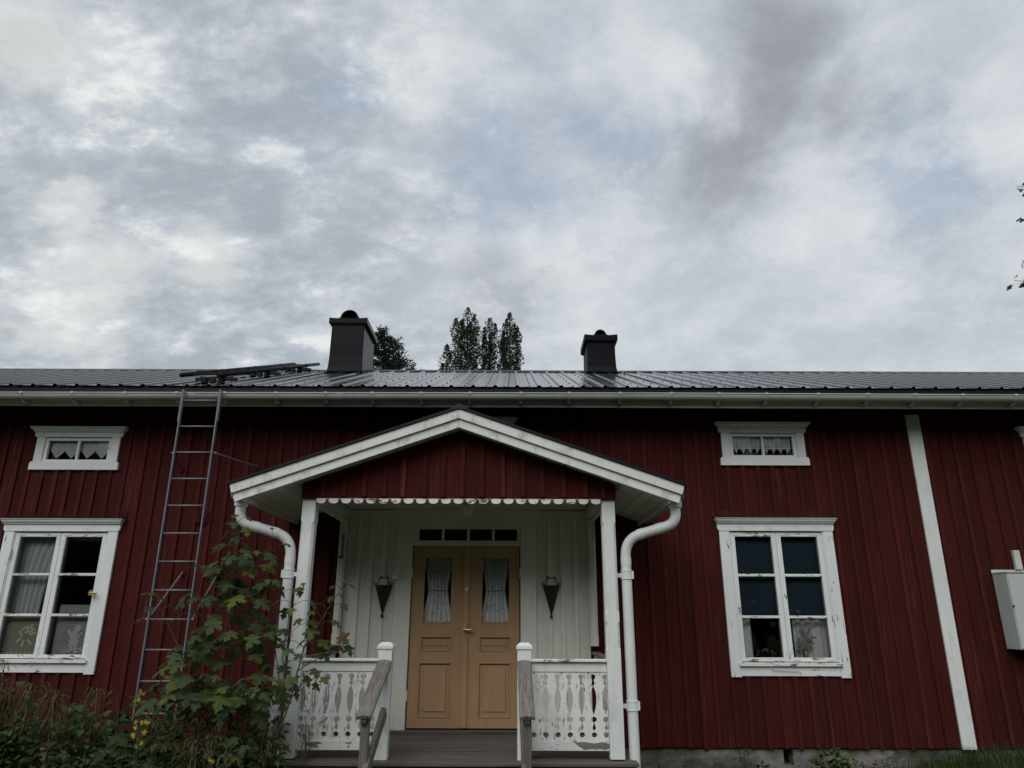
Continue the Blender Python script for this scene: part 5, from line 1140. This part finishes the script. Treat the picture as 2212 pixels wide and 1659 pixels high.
def sapling(root, stems, rnd, leaf_n):
    """stems: list of (points px list, depth list, radius, first share with leaves, leaf size, spacing)"""
    tr = MB(); tw = MB(); todo = []
    for (pts, rad, f0, size, gap_, spread) in stems:
        pts = [Vector(p) for p in pts]; L_ = sum((pts[i + 1] - pts[i]).length for i in range(len(pts) - 1)); fine = []
        for i in range(len(pts) - 1):
            for k in range(6): fine.append(pts[i].lerp(pts[i + 1], k / 6) + Vector((rnd.uniform(-1, 1), rnd.uniform(-1, 1), 0)) * 0.006)
        fine.append(pts[-1]); m = len(fine); tr.tube(fine, [rad * (1 - 0.85 * i / (m - 1)) for i in range(m)], 6)
        d = f0 * L_; k = 0
        while d < L_:
            t = d / L_; i = min(int(t * (m - 1)), m - 2); p = fine[i].lerp(fine[i + 1], t * (m - 1) - i); az = k * 1.57 + rnd.uniform(-0.5, 0.5)
            for s_ in (0, math.pi):
                a = az + s_; out = Vector((math.cos(a), math.sin(a) * 0.8 - 0.12, 0)); top = 1 - t; pet = (0.06 + 0.15 * min(1, top * 2.2)) * spread * rnd.uniform(0.7, 1.3)
                e = p + out * pet + Vector((0, 0, pet * rnd.uniform(0.2, 0.7))); todo.append((p, e, out, size * (0.55 + 0.55 * min(1, top * 3)) * rnd.uniform(0.72, 1.2)))
            k += 1; d += gap_ * rnd.uniform(0.8, 1.25)
        todo.append((pts[-1], pts[-1] + Vector((0, -0.02, 0.04)), Vector((0.2, -1, 0)), size * 0.5))
    rnd.shuffle(todo)
    for (p, e, out, s_) in todo[:leaf_n]:
        tw.tube([p, p.lerp(e, 0.5) + Vector((0, 0, 0.02)), e], [0.003, 0.002, 0.0018], 4)
        droop = rnd.uniform(0.25, 1.0); tip = out + Vector((rnd.uniform(-.35, .35), rnd.uniform(-.45, .1), -droop)); nr = Vector((out.x * 0.5 + rnd.uniform(-.3, .3), out.y * 0.5 - 0.35 + rnd.uniform(-.3, .3), 1.0))
        put(rnd.choice(LEAF), 'leaf', e, root, None, None, leaf_rot(tip, nr), s_)
    tr.add(tw.v, tw.f); tr.build('trunk', 'stem', root, smooth=True)
rn = random.Random(21)
def S(pl): return [P(a, b, c) for a, b, c in pl]
base = P(500, 1659, 6.35); base = Vector((base.x, 6.35, 0.05))
mp = thing('maple_sapling', base, 'bushy young maple with dense green leaves in front of the ladder', 'tree', 'self-sown maple saplings')
sapling(mp, [
    ([base] + S([(497, 1560, 6.34), (495, 1400, 6.32), (500, 1250, 6.32), (510, 1122, 6.30)]), 0.014, 0.42, 0.140, 0.056, 1.10),
    ([P(499, 1440, 6.33)] + S([(465, 1410, 6.2), (420, 1385, 6.10)]), 0.006, 0.25, 0.134, 0.08, 1.0),
    ([P(499, 1420, 6.33)] + S([(545, 1390, 6.2), (590, 1375, 6.12)]), 0.006, 0.25, 0.130, 0.08, 1.0),
    ([P(499, 1330, 6.33)] + S([(540, 1290, 6.25), (580, 1262, 6.2)]), 0.006, 0.25, 0.126, 0.08, 1.0),
    ([P(499, 1340, 6.33)] + S([(460, 1310, 6.25), (425, 1300, 6.2)]), 0.006, 0.25, 0.126, 0.08, 1.0),
    ([P(500, 1270, 6.33)] + S([(470, 1240, 6.25), (440, 1232, 6.2)]), 0.005, 0.25, 0.118, 0.08, 0.9),
    ([P(500, 1260, 6.33)] + S([(530, 1220, 6.25), (556, 1200, 6.2)]), 0.005, 0.25, 0.118, 0.08, 0.9),
], rn, 295)
b1 = Vector((base.x - 0.12, 6.22, 0.05))
mp1 = thing('maple_sapling', b1, 'low many-stemmed maple shoots crowding the foot of the bushy maple', 'tree', 'self-sown maple saplings')
sapling(mp1, [
    ([b1] + S([(420, 1560, 6.24), (408, 1470, 6.20), (390, 1405, 6.18)]), 0.010, 0.36, 0.145, 0.085, 1.2),
    ([b1 + Vector((0.22, 0.2, 0))] + S([(562, 1560, 6.46), (566, 1450, 6.48), (570, 1350, 6.48)]), 0.010, 0.40, 0.120, 0.10, 1.0),
    ([b1 + Vector((0.1, 0, 0))] + S([(530, 1530, 6.2), (575, 1470, 6.10)]), 0.008, 0.5, 0.130, 0.09, 1.0),
    ([b1] + S([(450, 1540, 6.2), (370, 1490, 6.08)]), 0.008, 0.5, 0.140, 0.08, 1.1),
    ([b1 + Vector((0.15, 0, 0))] + S([(515, 1560, 6.2), (545, 1500, 6.02)]), 0.008, 0.5, 0.130, 0.08, 1.1),
    ([b1 + Vector((0.1, 0, 0))] + S([(480, 1570, 6.15), (470, 1470, 6.02)]), 0.008, 0.5, 0.135, 0.08, 1.2),
    ([P(395, 1420, 6.19)] + S([(360, 1340, 6.18), (330, 1290, 6.18)]), 0.004, 0.45, 0.10, 0.14, 0.8),
], rn, 230)
b2 = P(572, 1659, 6.2); b2 = Vector((b2.x - 0.06, 6.25, 0.05))
mp2 = thing('maple_sapling', b2, 'slender leaning maple sapling reaching across the porch post', 'tree', 'self-sown maple saplings')
sapling(mp2, [
    ([b2] + S([(580, 1625, 6.22), (618, 1545, 6.2), (655, 1400, 6.18), (700, 1330, 6.2), (742, 1262, 6.22)]), 0.011, 0.50, 0.095, 0.11, 0.9),
    ([P(640, 1450, 6.19)] + S([(690, 1420, 6.15), (748, 1395, 6.1)]), 0.005, 0.2, 0.090, 0.11, 0.8),
    ([P(628, 1510, 6.2)] + S([(650, 1480, 6.1), (690, 1460, 6.05)]), 0.005, 0.1, 0.095, 0.12, 0.8),
    ([P(622, 1530, 6.2)] + S([(610, 1420, 6.15), (625, 1330, 6.12), (655, 1270, 6.12)]), 0.006, 0.50, 0.090, 0.13, 0.9),
    ([P(612, 1555, 6.2)] + S([(596, 1400, 6.3), (600, 1270, 6.35), (588, 1150, 6.35)]), 0.006, 0.62, 0.085, 0.20, 0.9),
], rn, 180)
be = P(735, 1372, 6.1); put(LEAFB[0], 'leaf', be, mp2, None, 'withered brown leaf', leaf_rot(Vector((0.8, -0.2, -0.7)), Vector((0, -0.9, 0.6))), 0.11)

# ------------------------------------------------------------------ shrubs and weeds at the left
def shrub(name, label, cat, cx, cy, rx, ry, zt, n, L_, W_, mat, seed, z0=0.05, group=None, mshape='dome', xr=None):
    r_ = random.Random(seed); t = thing(name, (cx, cy, gz(cx, cy)), label, cat, group); mb = MB(); ms = MB()
    lumps = [(cx + r_.uniform(-0.8, 0.8) * rx, cy + r_.uniform(-0.7, 0.7) * ry, zt * r_.uniform(0.62, 1.0), r_.uniform(0.25, 0.45)) for _ in range(9)]
    for i in range(n):
        l_ = r_.choice(lumps); v = rv(r_).normalized() * r_.uniform(0.55, 1.0) ** 0.5
        c = Vector((l_[0] + v.x * rx * l_[3] * 1.2, l_[1] + v.y * ry * l_[3] * 1.2, 0)); c.z = max(z0, l_[2] * (0.62 + 0.38 * v.z) - r_.random() ** 2 * 0.35 * zt)
        d = Vector((v.x, v.y - 0.35, r_.uniform(-0.5, 0.35))); s_ = r_.uniform(0.6, 1.2); oval_leaf(mb, c, d, Vector((v.x * 0.4 + r_.uniform(-.4, .4), -0.35 + r_.uniform(-.4, .4), 1)), L_ * s_, W_ * s_)
    mb.build('foliage', mat, t, kind='stuff')
    for l_ in lumps:
        b_ = Vector((cx + (l_[0] - cx) * 0.4, cy + (l_[1] - cy) * 0.4, gz(cx, cy) - 0.02)); ms.tube([b_, Vector((l_[0], l_[1], l_[2] * 0.5)), Vector((l_[0] + 0.02, l_[1], l_[2] * 0.95))], [0.008, 0.006, 0.003], 5)
    ms.build('stem', 'stem', t); return t
c = P(90, 1600, 6.4); shrub('leafy_shrub', 'dark green round-leaved shrub under the lace panel window', 'shrub', c.x, 6.45, 0.95, 0.50, 1.34, 3000, 0.085, 0.062, 'shrub', 31)
c = P(255, 1620, 6.6); shrub('leafy_shrub', 'dark shrub at the foot of the ladder under yellow flowers', 'shrub', c.x, 6.6, 0.60, 0.40, 1.08, 1500, 0.075, 0.05, 'under', 32)
c = P(400, 1640, 6.0); shrub('undergrowth_plant', 'tangled low undergrowth beneath the bushy maple', 'plant', c.x, 6.1, 0.75, 0.40, 1.02, 2600, 0.075, 0.034, 'under', 33)
c = P(545, 1640, 6.35); shrub('undergrowth_plant', 'dark weedy undergrowth by the downpipe foot', 'plant', c.x - 0.12, 6.5, 0.30, 0.30, 0.92, 1000, 0.070, 0.038, 'under', 34)
def leaf_spray(name, label, pts, n, size, seed):
    r_ = random.Random(seed); a = Vector(pts[0]); t = thing(name, a, label, 'plant'); ms = MB(); ms.tube(pts, [0.006, 0.004, 0.002][:len(pts)], 5); ms.build('stem', 'stem', t)
    for i in range(n):
        k = (i + 1) / n; p = Vector(pts[0]).lerp(Vector(pts[1]), min(1, k * 2)) if k < 0.5 else Vector(pts[1]).lerp(Vector(pts[2]), k * 2 - 1); an = r_.uniform(0, 6.28)
        out = Vector((math.cos(an), math.sin(an) * 0.7 - 0.3, 0)); put(r_.choice(LEAF), 'leaf', p + out * 0.05, t, None, None, leaf_rot(out + Vector((0, 0, -r_.uniform(0, 0.7))), Vector((r_.uniform(-.3, .3), -0.4, 1))), size * r_.uniform(0.7, 1.2))
c = P(255, 1560, 6.5); leaf_spray('maple_seedling', 'small maple seedling with pale leaves between wilted tuft and ladder', [(c.x + 0.05, 6.55, 0.1), (c.x + 0.02, 6.55, 0.6), P(252, 1492, 6.5)], 12, 0.085, 41)
c = P(230, 1640, 6.2); leaf_spray('maple_seedling', 'low maple seedling with broad leaves below the ladder foot', [(c.x, 6.3, 0.1), (c.x, 6.25, 0.4), P(245, 1585, 6.2)], 16, 0.14, 42)
c = P(345, 1640, 6.0); leaf_spray('maple_seedling', 'low maple seedling beside the yellow ragwort', [(c.x, 6.1, 0.1), (c.x, 6.05, 0.4), P(335, 1600, 6.0)], 16, 0.13, 43)
c = P(540, 1640, 6.0); leaf_spray('maple_seedling', 'low maple seedling at the base of the leaning sapling', [(c.x, 6.1, 0.1), (c.x, 6.05, 0.45), P(520, 1590, 6.0)], 22, 0.12, 44)
def tuft(x, y, Y, n, L_, seed, label, spread=1.0, zdown=0.28):
    """wilted feathery head of drooping threads on a stalk"""
    r_ = random.Random(seed); top = P(x, y, Y); t = thing('wilted_horsetail', (top.x, top.y, gz(top.x, top.y)), label, 'plant', 'wilted feathery tufts')
    MB().tube([(top.x, top.y, gz(top.x, top.y)), (top.x + 0.02, top.y, top.z * 0.6), top], [0.006, 0.005, 0.003], 5).build('stalk', 'stem', t); mb = MB()
    for i in range(n):
        an = r_.uniform(0, 6.28); d = Vector((math.cos(an), math.sin(an) * 0.7 - 0.15, 0)); z0 = -r_.random() ** 1.2 * L_ * 1.5; p = top + Vector((d.x * 0.02, d.y * 0.02, z0)); l_ = L_ * r_.uniform(0.6, 1.15) * spread
        up = r_.uniform(0.2, 1.15); q = []
        for k in range(5):
            u = k / 4; q.append(p + d * (l_ * u * (1 - 0.25 * u)) + Vector((0, 0, l_ * (up * u - (up + zdown) * u * u))))
        w = 0.0038; sd = d.cross(Vector((0, 0, 1))).normalized() * w; vs_ = []
        for k, p_ in enumerate(q): vs_ += [p_ + sd * (1 - 0.2 * k), p_ - sd * (1 - 0.2 * k)]
        mb.add(vs_, [(2 * k, 2 * k + 1, 2 * k + 3, 2 * k + 2) for k in range(4)])
    mb.build('fronds', 'wilt', t, kind='stuff')
tuft(18, 1490, 6.3, 170, 0.16, 51, 'wilted brown feathery tuft under the corner of the lace panel window', 1.1)
tuft(75, 1480, 6.3, 190, 0.20, 52, 'broad wilted brown feathery tuft in the round-leaved shrub', 1.2)
tuft(120, 1495, 6.25, 150, 0.17, 53, 'drooping wilted tuft over the shrub edge', 1.0)
tuft(210, 1490, 6.5, 170, 0.17, 54, 'upright wilted brown tuft against the red wall boards', 1.0)
tuft(345, 1555, 6.45, 120, 0.17, 55, 'wilted olive tuft in front of the lowest ladder rung', 0.9)
tuft(470, 1580, 6.05, 130, 0.20, 56, 'wilted tuft hanging below the bushy maple', 0.8)
tuft(600, 1545, 6.6, 90, 0.17, 57, 'wilted tuft behind the white downpipe', 0.5, 1.4)
tuft(662, 1562, 6.62, 80, 0.16, 58, 'narrow wilted tuft hanging between downpipe and porch post', 0.45, 1.6)
tuft(10, 1435, 6.2, 60, 0.16, 59, 'thin wilted tuft over the sill of the lace panel window', 0.9)
tuft(420, 1600, 5.95, 120, 0.20, 60, 'wilted tuft low among the undergrowth', 0.9)
def ragwort(x, y, Y, n, seed, label):
    r_ = random.Random(seed); top = P(x, y, Y); t = thing('yellow_ragwort', (top.x, top.y, gz(top.x, top.y)), label, 'flower', 'yellow ragwort flowers'); ms = MB(); mb = MB(); ml = MB()
    ms.tube([(top.x + 0.03, top.y, gz(top.x, top.y)), (top.x + 0.015, top.y, top.z * 0.6), top], [0.005, 0.004, 0.003], 5)
    for i in range(n):
        c = top + Vector((r_.uniform(-0.055, 0.055), r_.uniform(-0.03, 0.03), r_.uniform(-0.15, 0.03))); ms.tube([top + Vector((0, 0, -0.10)), c], 0.0015, 4); ax = Vector((r_.uniform(-.6, .6), -0.8, r_.uniform(-.2, .7))).normalized(); e1 = ax.cross(Vector((0, 0, 1))).normalized(); e2 = ax.cross(e1)
        for k in range(6):
            an = k * 1.05 + r_.uniform(-.2, .2); d = e1 * math.cos(an) + e2 * math.sin(an) + ax * 0.15; oval_leaf(mb, c, d, ax, 0.023, 0.0055)
    ms.build('stem', 'stem', t); mb.build('petals', 'yellow', t, kind='stuff')
    for i in range(14): z_ = r_.uniform(0.3, 0.95); v = rv(r_); oval_leaf(ml, Vector((top.x, top.y, top.z * z_)), Vector((v.x, v.y - 0.2, 0.3)), Vector((0, 0, 1)), 0.07, 0.02)
    ml.build('foliage', 'under', t)
ragwort(303, 1492, 6.3, 8, 61, 'tall yellow ragwort in front of the ladder rail'); ragwort(303, 1566, 6.0, 13, 62, 'yellow ragwort head below the lowest ladder rung'); ragwort(457, 1645, 5.9, 3, 63, 'small yellow ragwort among the undergrowth')
r_ = random.Random(71); c = P(485, 1640, 5.9); t = thing('pale_weed', (c.x, 5.95, 0.0), 'pale green thin-leaved weed in front of the undergrowth', 'plant'); mb = MB(); ms = MB()
for i in range(16):
    tip = Vector((c.x + r_.uniform(-0.16, 0.16), 5.9 + r_.uniform(-0.1, 0.1), r_.uniform(0.50, 0.80))); b_ = Vector((c.x, 5.95, 0.0)); ms.tube([b_, b_.lerp(tip, 0.6) + Vector((0, 0, 0.08)), tip], 0.003, 4)
    for k in range(12): p = b_.lerp(tip, r_.uniform(0.5, 1.0)); v = rv(r_); oval_leaf(mb, p, Vector((v.x, v.y, 0.7)), Vector((0, -1, 0.3)), 0.05, 0.012)
mb.build('foliage', 'pale', t); ms.build('stem', 'stem', t)

# ------------------------------------------------------------------ weeds and grass at the right
def weed(x, y, Y, n, L_, W_, mat, seed, label, rx=0.15):
    r_ = random.Random(seed); top = P(x, y, Y); z0 = gz(top.x, top.y); t = thing('leafy_weed', (top.x, top.y, z0), label, 'plant'); mb = MB(); ms = MB(); h = max(0.08, top.z - z0)
    for i in range(n):
        v = rv(r_); p = Vector((top.x + v.x * rx, top.y + v.y * 0.07, z0 + h * (0.25 + 0.75 * r_.random()) * (1 - 0.4 * abs(v.x)))); oval_leaf(mb, p, Vector((v.x, -0.5 + v.y * 0.5, r_.uniform(-0.3, 0.5))), Vector((v.x * 0.3, -0.5, 1)), L_ * r_.uniform(.6, 1.2), W_ * r_.uniform(.7, 1.2))
    for i in range(5): ms.tube([(top.x + r_.uniform(-.03, .03), top.y, z0 - 0.01), (top.x + r_.uniform(-rx, rx) * 0.7, top.y, z0 + h * 0.8)], 0.0025, 4)
    mb.build('foliage', mat, t); ms.build('stem', 'stem', t)
weed(1790, 1608, 8.02, 190, 0.066, 0.050, 'bright', 81, 'bright green leafy weed growing against the stone footing', 0.20)
weed(1638, 1640, 8.05, 50, 0.05, 0.035, 'under', 82, 'dull green weed against the footing beside the vent hole', 0.16)
weed(1601, 1597, 8.10, 18, 0.055, 0.032, 'under', 83, 'single small weed climbing above the footing edge', 0.06)
weed(1420, 1645, 7.95, 30, 0.06, 0.03, 'under', 84, 'dark weed at the foot of the downpipe against the red wall', 0.12)
weed(1540, 1648, 8.05, 26, 0.05, 0.02, 'under', 85, 'thin dark weed against the stone footing', 0.12)
for q_, (wx, wy) in enumerate(((1480, 1652), (1580, 1650), (1850, 1640), (1910, 1632))):
    weed(wx, wy, 8.06, 34, 0.05, 0.024, 'under', 130 + q_, ('low weed by the footing near the downpipe against the red wall', 'low weed by the footing below the peeling window', 'low weed by the footing past the bright green weed', 'low weed by the footing at the edge of the tall grass')[q_], 0.16)
r_ = random.Random(91); mb = MB()
for i in range(15000):
    if i < 7000: x_ = r_.uniform(1.2, 7.2); y_ = 8.18 - abs(r_.gauss(0, 0.5))
    else: x_ = r_.uniform(-7.5, 7.5); y_ = r_.uniform(4.6, 8.15)
    if y_ < 4.2 or (-2.1 < x_ < 1.15 and y_ > 5.6): continue
    dens = max(0, min(1, (x_ - 3.2) / 1.6)); h = r_.uniform(0.06, 0.14) + dens * r_.uniform(0.02, 0.11)
    if x_ < 3.4: h *= 0.9
    z0 = gz(x_, y_) - 0.01; an = r_.uniform(0, 6.28); d = Vector((math.cos(an), math.sin(an), 0)); s_ = Vector((-d.y, d.x, 0)) * r_.uniform(0.0018, 0.0038); ln = r_.uniform(0.1, 0.75) * h; p = Vector((x_, y_, z0)); m = p + d * ln * 0.3 + Vector((0, 0, h * 0.62)); e = p + d * ln + Vector((0, 0, h))
    mb.add([p + s_, p - s_, m - s_ * 0.8, m + s_ * 0.8, e], [(0, 1, 2, 3), (3, 2, 4)])
gr = mb.build('grass', 'grass', None, kind='stuff', origin=(0, 6, 0)); tag(gr, 'grass growing up to the stone footing of the red house', 'grass')

# ------------------------------------------------------------------ trees beyond the roof and at the right
def aspen(xc, ytop, w_px, Y, n, seed, label):
    r_ = random.Random(seed); top = P(xc, ytop, Y); t = thing('columnar_aspen', (top.x, Y, 0), label, 'tree', 'columnar aspens behind the roof'); H = top.z; W_ = w_px / FPX * Y * 1.05 / 2
    mb = MB(); tr = MB(); tr.tube([(top.x, Y, 0), (top.x + 0.1, Y, H * 0.4), (top.x, Y, H * 0.97)], [0.22, 0.14, 0.02], 7)
    nt_ = max(3, int(w_px / 9)); tw = [(top.x + (((i + 0.5) / nt_) * 2 - 1) * W_ * 0.78 + r_.uniform(-.1, .1), Y + r_.uniform(-.8, .8) * W_, H - (H * r_.uniform(0.0, 0.06)) - 0.03 * H * abs(((i + 0.5) / nt_) * 2 - 1) ** 2, r_.uniform(0.20, 0.36)) for i in range(nt_)]; k_ = nt_ // 2; tw[k_] = (top.x, Y, H, 0.34)
    for (a, b, hh, r0) in tw: tr.tube([(top.x, Y, H * 0.25), (a, b, hh * 0.6), (a, b, hh * 0.995)], [0.06, 0.04, 0.008], 5)
    for i in range(n):
        a, b, hh, r0 = r_.choice(tw); u = r_.random() ** 0.9; z_ = hh * (0.60 + 0.40 * u); taper = min(1, ((hh - z_) / 1.1) ** 0.6 + 0.10) * (0.72 + 0.28 * math.sin(z_ * 5.1 + a * 7 + b * 3)); an = r_.uniform(0, 6.28); rad = r0 * 1.35 * taper * math.sqrt(r_.random())
        c = Vector((a + rad * math.cos(an), b + rad * math.sin(an), z_)); v = rv(r_); oval_leaf(mb, c, v, rv(r_), r_.uniform(0.05, 0.12), r_.uniform(0.045, 0.09))
    tr.build('trunk', 'bark', t); mb.build('crown', 'aspen', t)
aspen(966, 745, 34, 33, 4200, 101, 'shortest columnar aspen at the outer edge of the aspen row'); aspen(1011, 664, 68, 33, 11000, 102, 'tallest broad columnar aspen behind the roof ridge'); aspen(1058, 688, 48, 34, 7000, 103, 'slim columnar aspen in the middle of the row'); aspen(1101, 676, 58, 33, 10000, 104, 'dense columnar aspen at the end of the row towards the narrow chimney')
def spruce(xc, ytop, Y, seed):
    r_ = random.Random(seed); top = P(xc, ytop, Y); H = top.z; t = thing('spruce_tree', (top.x, Y, 0), 'blue-green spruce standing behind the wide chimney', 'tree'); tr = MB(); mb = MB(); tr.tube([(top.x, Y, 0), (top.x, Y, H * 0.6), (top.x, Y, H)], [0.25, 0.12, 0.015], 7)
    z_ = H - 0.15
    while z_ > 6.5:
        Rr = min(2.0, 0.10 + 0.72 * (H - z_) ** 0.85); nb = int(5 + 6 * min(1, Rr))
        for k in range(nb):
            an = r_.uniform(0, 6.28); d = Vector((math.cos(an), math.sin(an), 0)); l_ = Rr * r_.uniform(0.72, 1.12); p = Vector((top.x, Y, z_ + r_.uniform(-.1, .1))); e = p + d * l_ + Vector((0, 0, 0.22 * l_)); m = p + d * l_ * 0.5 + Vector((0, 0, -0.05 * l_)); tr.tube([p, m, e], [0.025, 0.015, 0.006], 4)
            q = int(16 + 34 * l_)
            for i in range(q):
                u = r_.random() ** 0.7; c = (p.lerp(m, u * 2) if u < 0.5 else m.lerp(e, u * 2 - 1)) + Vector((r_.gauss(0, .07), r_.gauss(0, .07), r_.gauss(-.02, .06))); v = d * 0.9 + rv(r_) * 0.8 + Vector((0, 0, 0.25)); oval_leaf(mb, c, v, rv(r_), r_.uniform(0.12, 0.22), 0.045)
        z_ -= 0.20
    tr.build('trunk', 'bark', t); mb.build('crown', 'spruce', t)
spruce(832, 711, 30, 111)
# big maple whose twig tips reach into the picture on the right
r_ = random.Random(121); Yt = 17.0; edge = P(2212, 500, Yt).x; tx = edge + 4.6
t = thing('maple_tree', (tx, Yt, 0), 'tall maple whose twig tips hang over the far end of the roof', 'tree'); tr = MB(); mb = MB(); tr.tube([(tx, Yt, 0), (tx - 0.1, Yt, 4), (tx + 0.1, Yt, 8), (tx, Yt, 13)], [0.38, 0.30, 0.20, 0.05], 9)
def mleaf(c, s_):
    d = rv(r_) + Vector((0, 0, -0.5)); nr = rv(r_); d.normalize(); x_ = d.cross(nr)
    if x_.length < 1e-3: return
    x_.normalize(); mb.add([c + (x_ * a + d * b) * s_ for a, b in [(0, 0), (0.4, -0.05), (0.3, 0.15), (0.62, 0.32), (0.2, 0.45), (0.28, 0.66), (0, 1), (-0.28, 0.66), (-0.2, 0.45), (-0.62, 0.32), (-0.3, 0.15), (-0.4, -0.05)]], [(0, 1, 2, 3, 4, 5), (0, 5, 6, 7), (0, 7, 8, 9, 10, 11)])
lim = []
for i in range(46):
    an = r_.uniform(0, 6.28); el = r_.uniform(-0.2, 1.2); l_ = r_.uniform(2.2, 3.7); p = Vector((tx, Yt, r_.uniform(5.5, 12))); e = p + Vector((math.cos(an) * math.cos(el), math.sin(an) * math.cos(el), math.sin(el) * 0.8)) * l_
    if e.x < edge + 0.75: e.x = edge + 0.75 + r_.random() * 0.3
    lim.append((p, e))
tips = [(2196, 402, 1.0), (2208, 475, 0.7), (2207, 562, 0.5), (2190, 606, 0.35), (2208, 610, 0.6)]
for (a, b, s_) in tips:
    e = P(a, b, Yt - 0.5); lim.append((Vector((tx, Yt, e.z - 0.8)), e))
for k, (p, e) in enumerate(lim):
    m = p.lerp(e, 0.6) + Vector((0, 0, 0.25)); tr.tube([p, m, e], [0.06, 0.025, 0.006], 5); tipk = k - 46
    for i in range(90):
        u = r_.uniform(0.35, 0.9 if tipk >= 0 else 1.0); c = (p.lerp(m, u / 0.6) if u < 0.6 else m.lerp(e, (u - 0.6) / 0.4)) + Vector((r_.gauss(0, .28), r_.gauss(0, .28), r_.gauss(0, .25)))
        if c.x < edge + 0.16: continue
        mleaf(c, r_.uniform(0.11, 0.18))
    if tipk >= 0:
        for i in range(int(12 * tips[tipk][2]) + 3): c = e + Vector((r_.uniform(-0.05, 0.45), r_.uniform(-0.2, 0.2), r_.uniform(-0.16, 0.14))); mleaf(c, r_.uniform(0.11, 0.17))
tr.build('trunk', 'bark', t); mb.build('crown', 'maple_far', t)

# ------------------------------------------------------------------ the wood across the yard, mirrored in the panes
r_ = random.Random(131); mb = MB()
for i in range(52):
    cx_ = -40 + (i % 26) * 3.1 + r_.uniform(-1, 1); cy_ = (-17 if i < 26 else -22) + r_.uniform(-1.5, 1.5); H = r_.uniform(9.5, 13); Rc = r_.uniform(2.1, 3.0)
    mb.tube([(cx_, cy_, 0), (cx_ + 0.1, cy_, H * 0.5), (cx_, cy_, H * 0.95)], [0.25, 0.16, 0.03], 6)
    for k in range(600):
        v = rv(r_).normalized() * r_.uniform(0.6, 1.0); c = Vector((cx_ + v.x * Rc, cy_ + v.y * Rc, H * 0.52 + v.z * H * 0.46)); oval_leaf(mb, c, rv(r_), Vector((v.x * .5, v.y * .5, 1)), r_.uniform(0.7, 1.1), r_.uniform(0.5, 0.8))
tag(mb.build('woodland', 'shrub', None, kind='stuff', origin=(0, -19, 0)), 'dark leafy wood standing across the yard from the house', 'woodland')
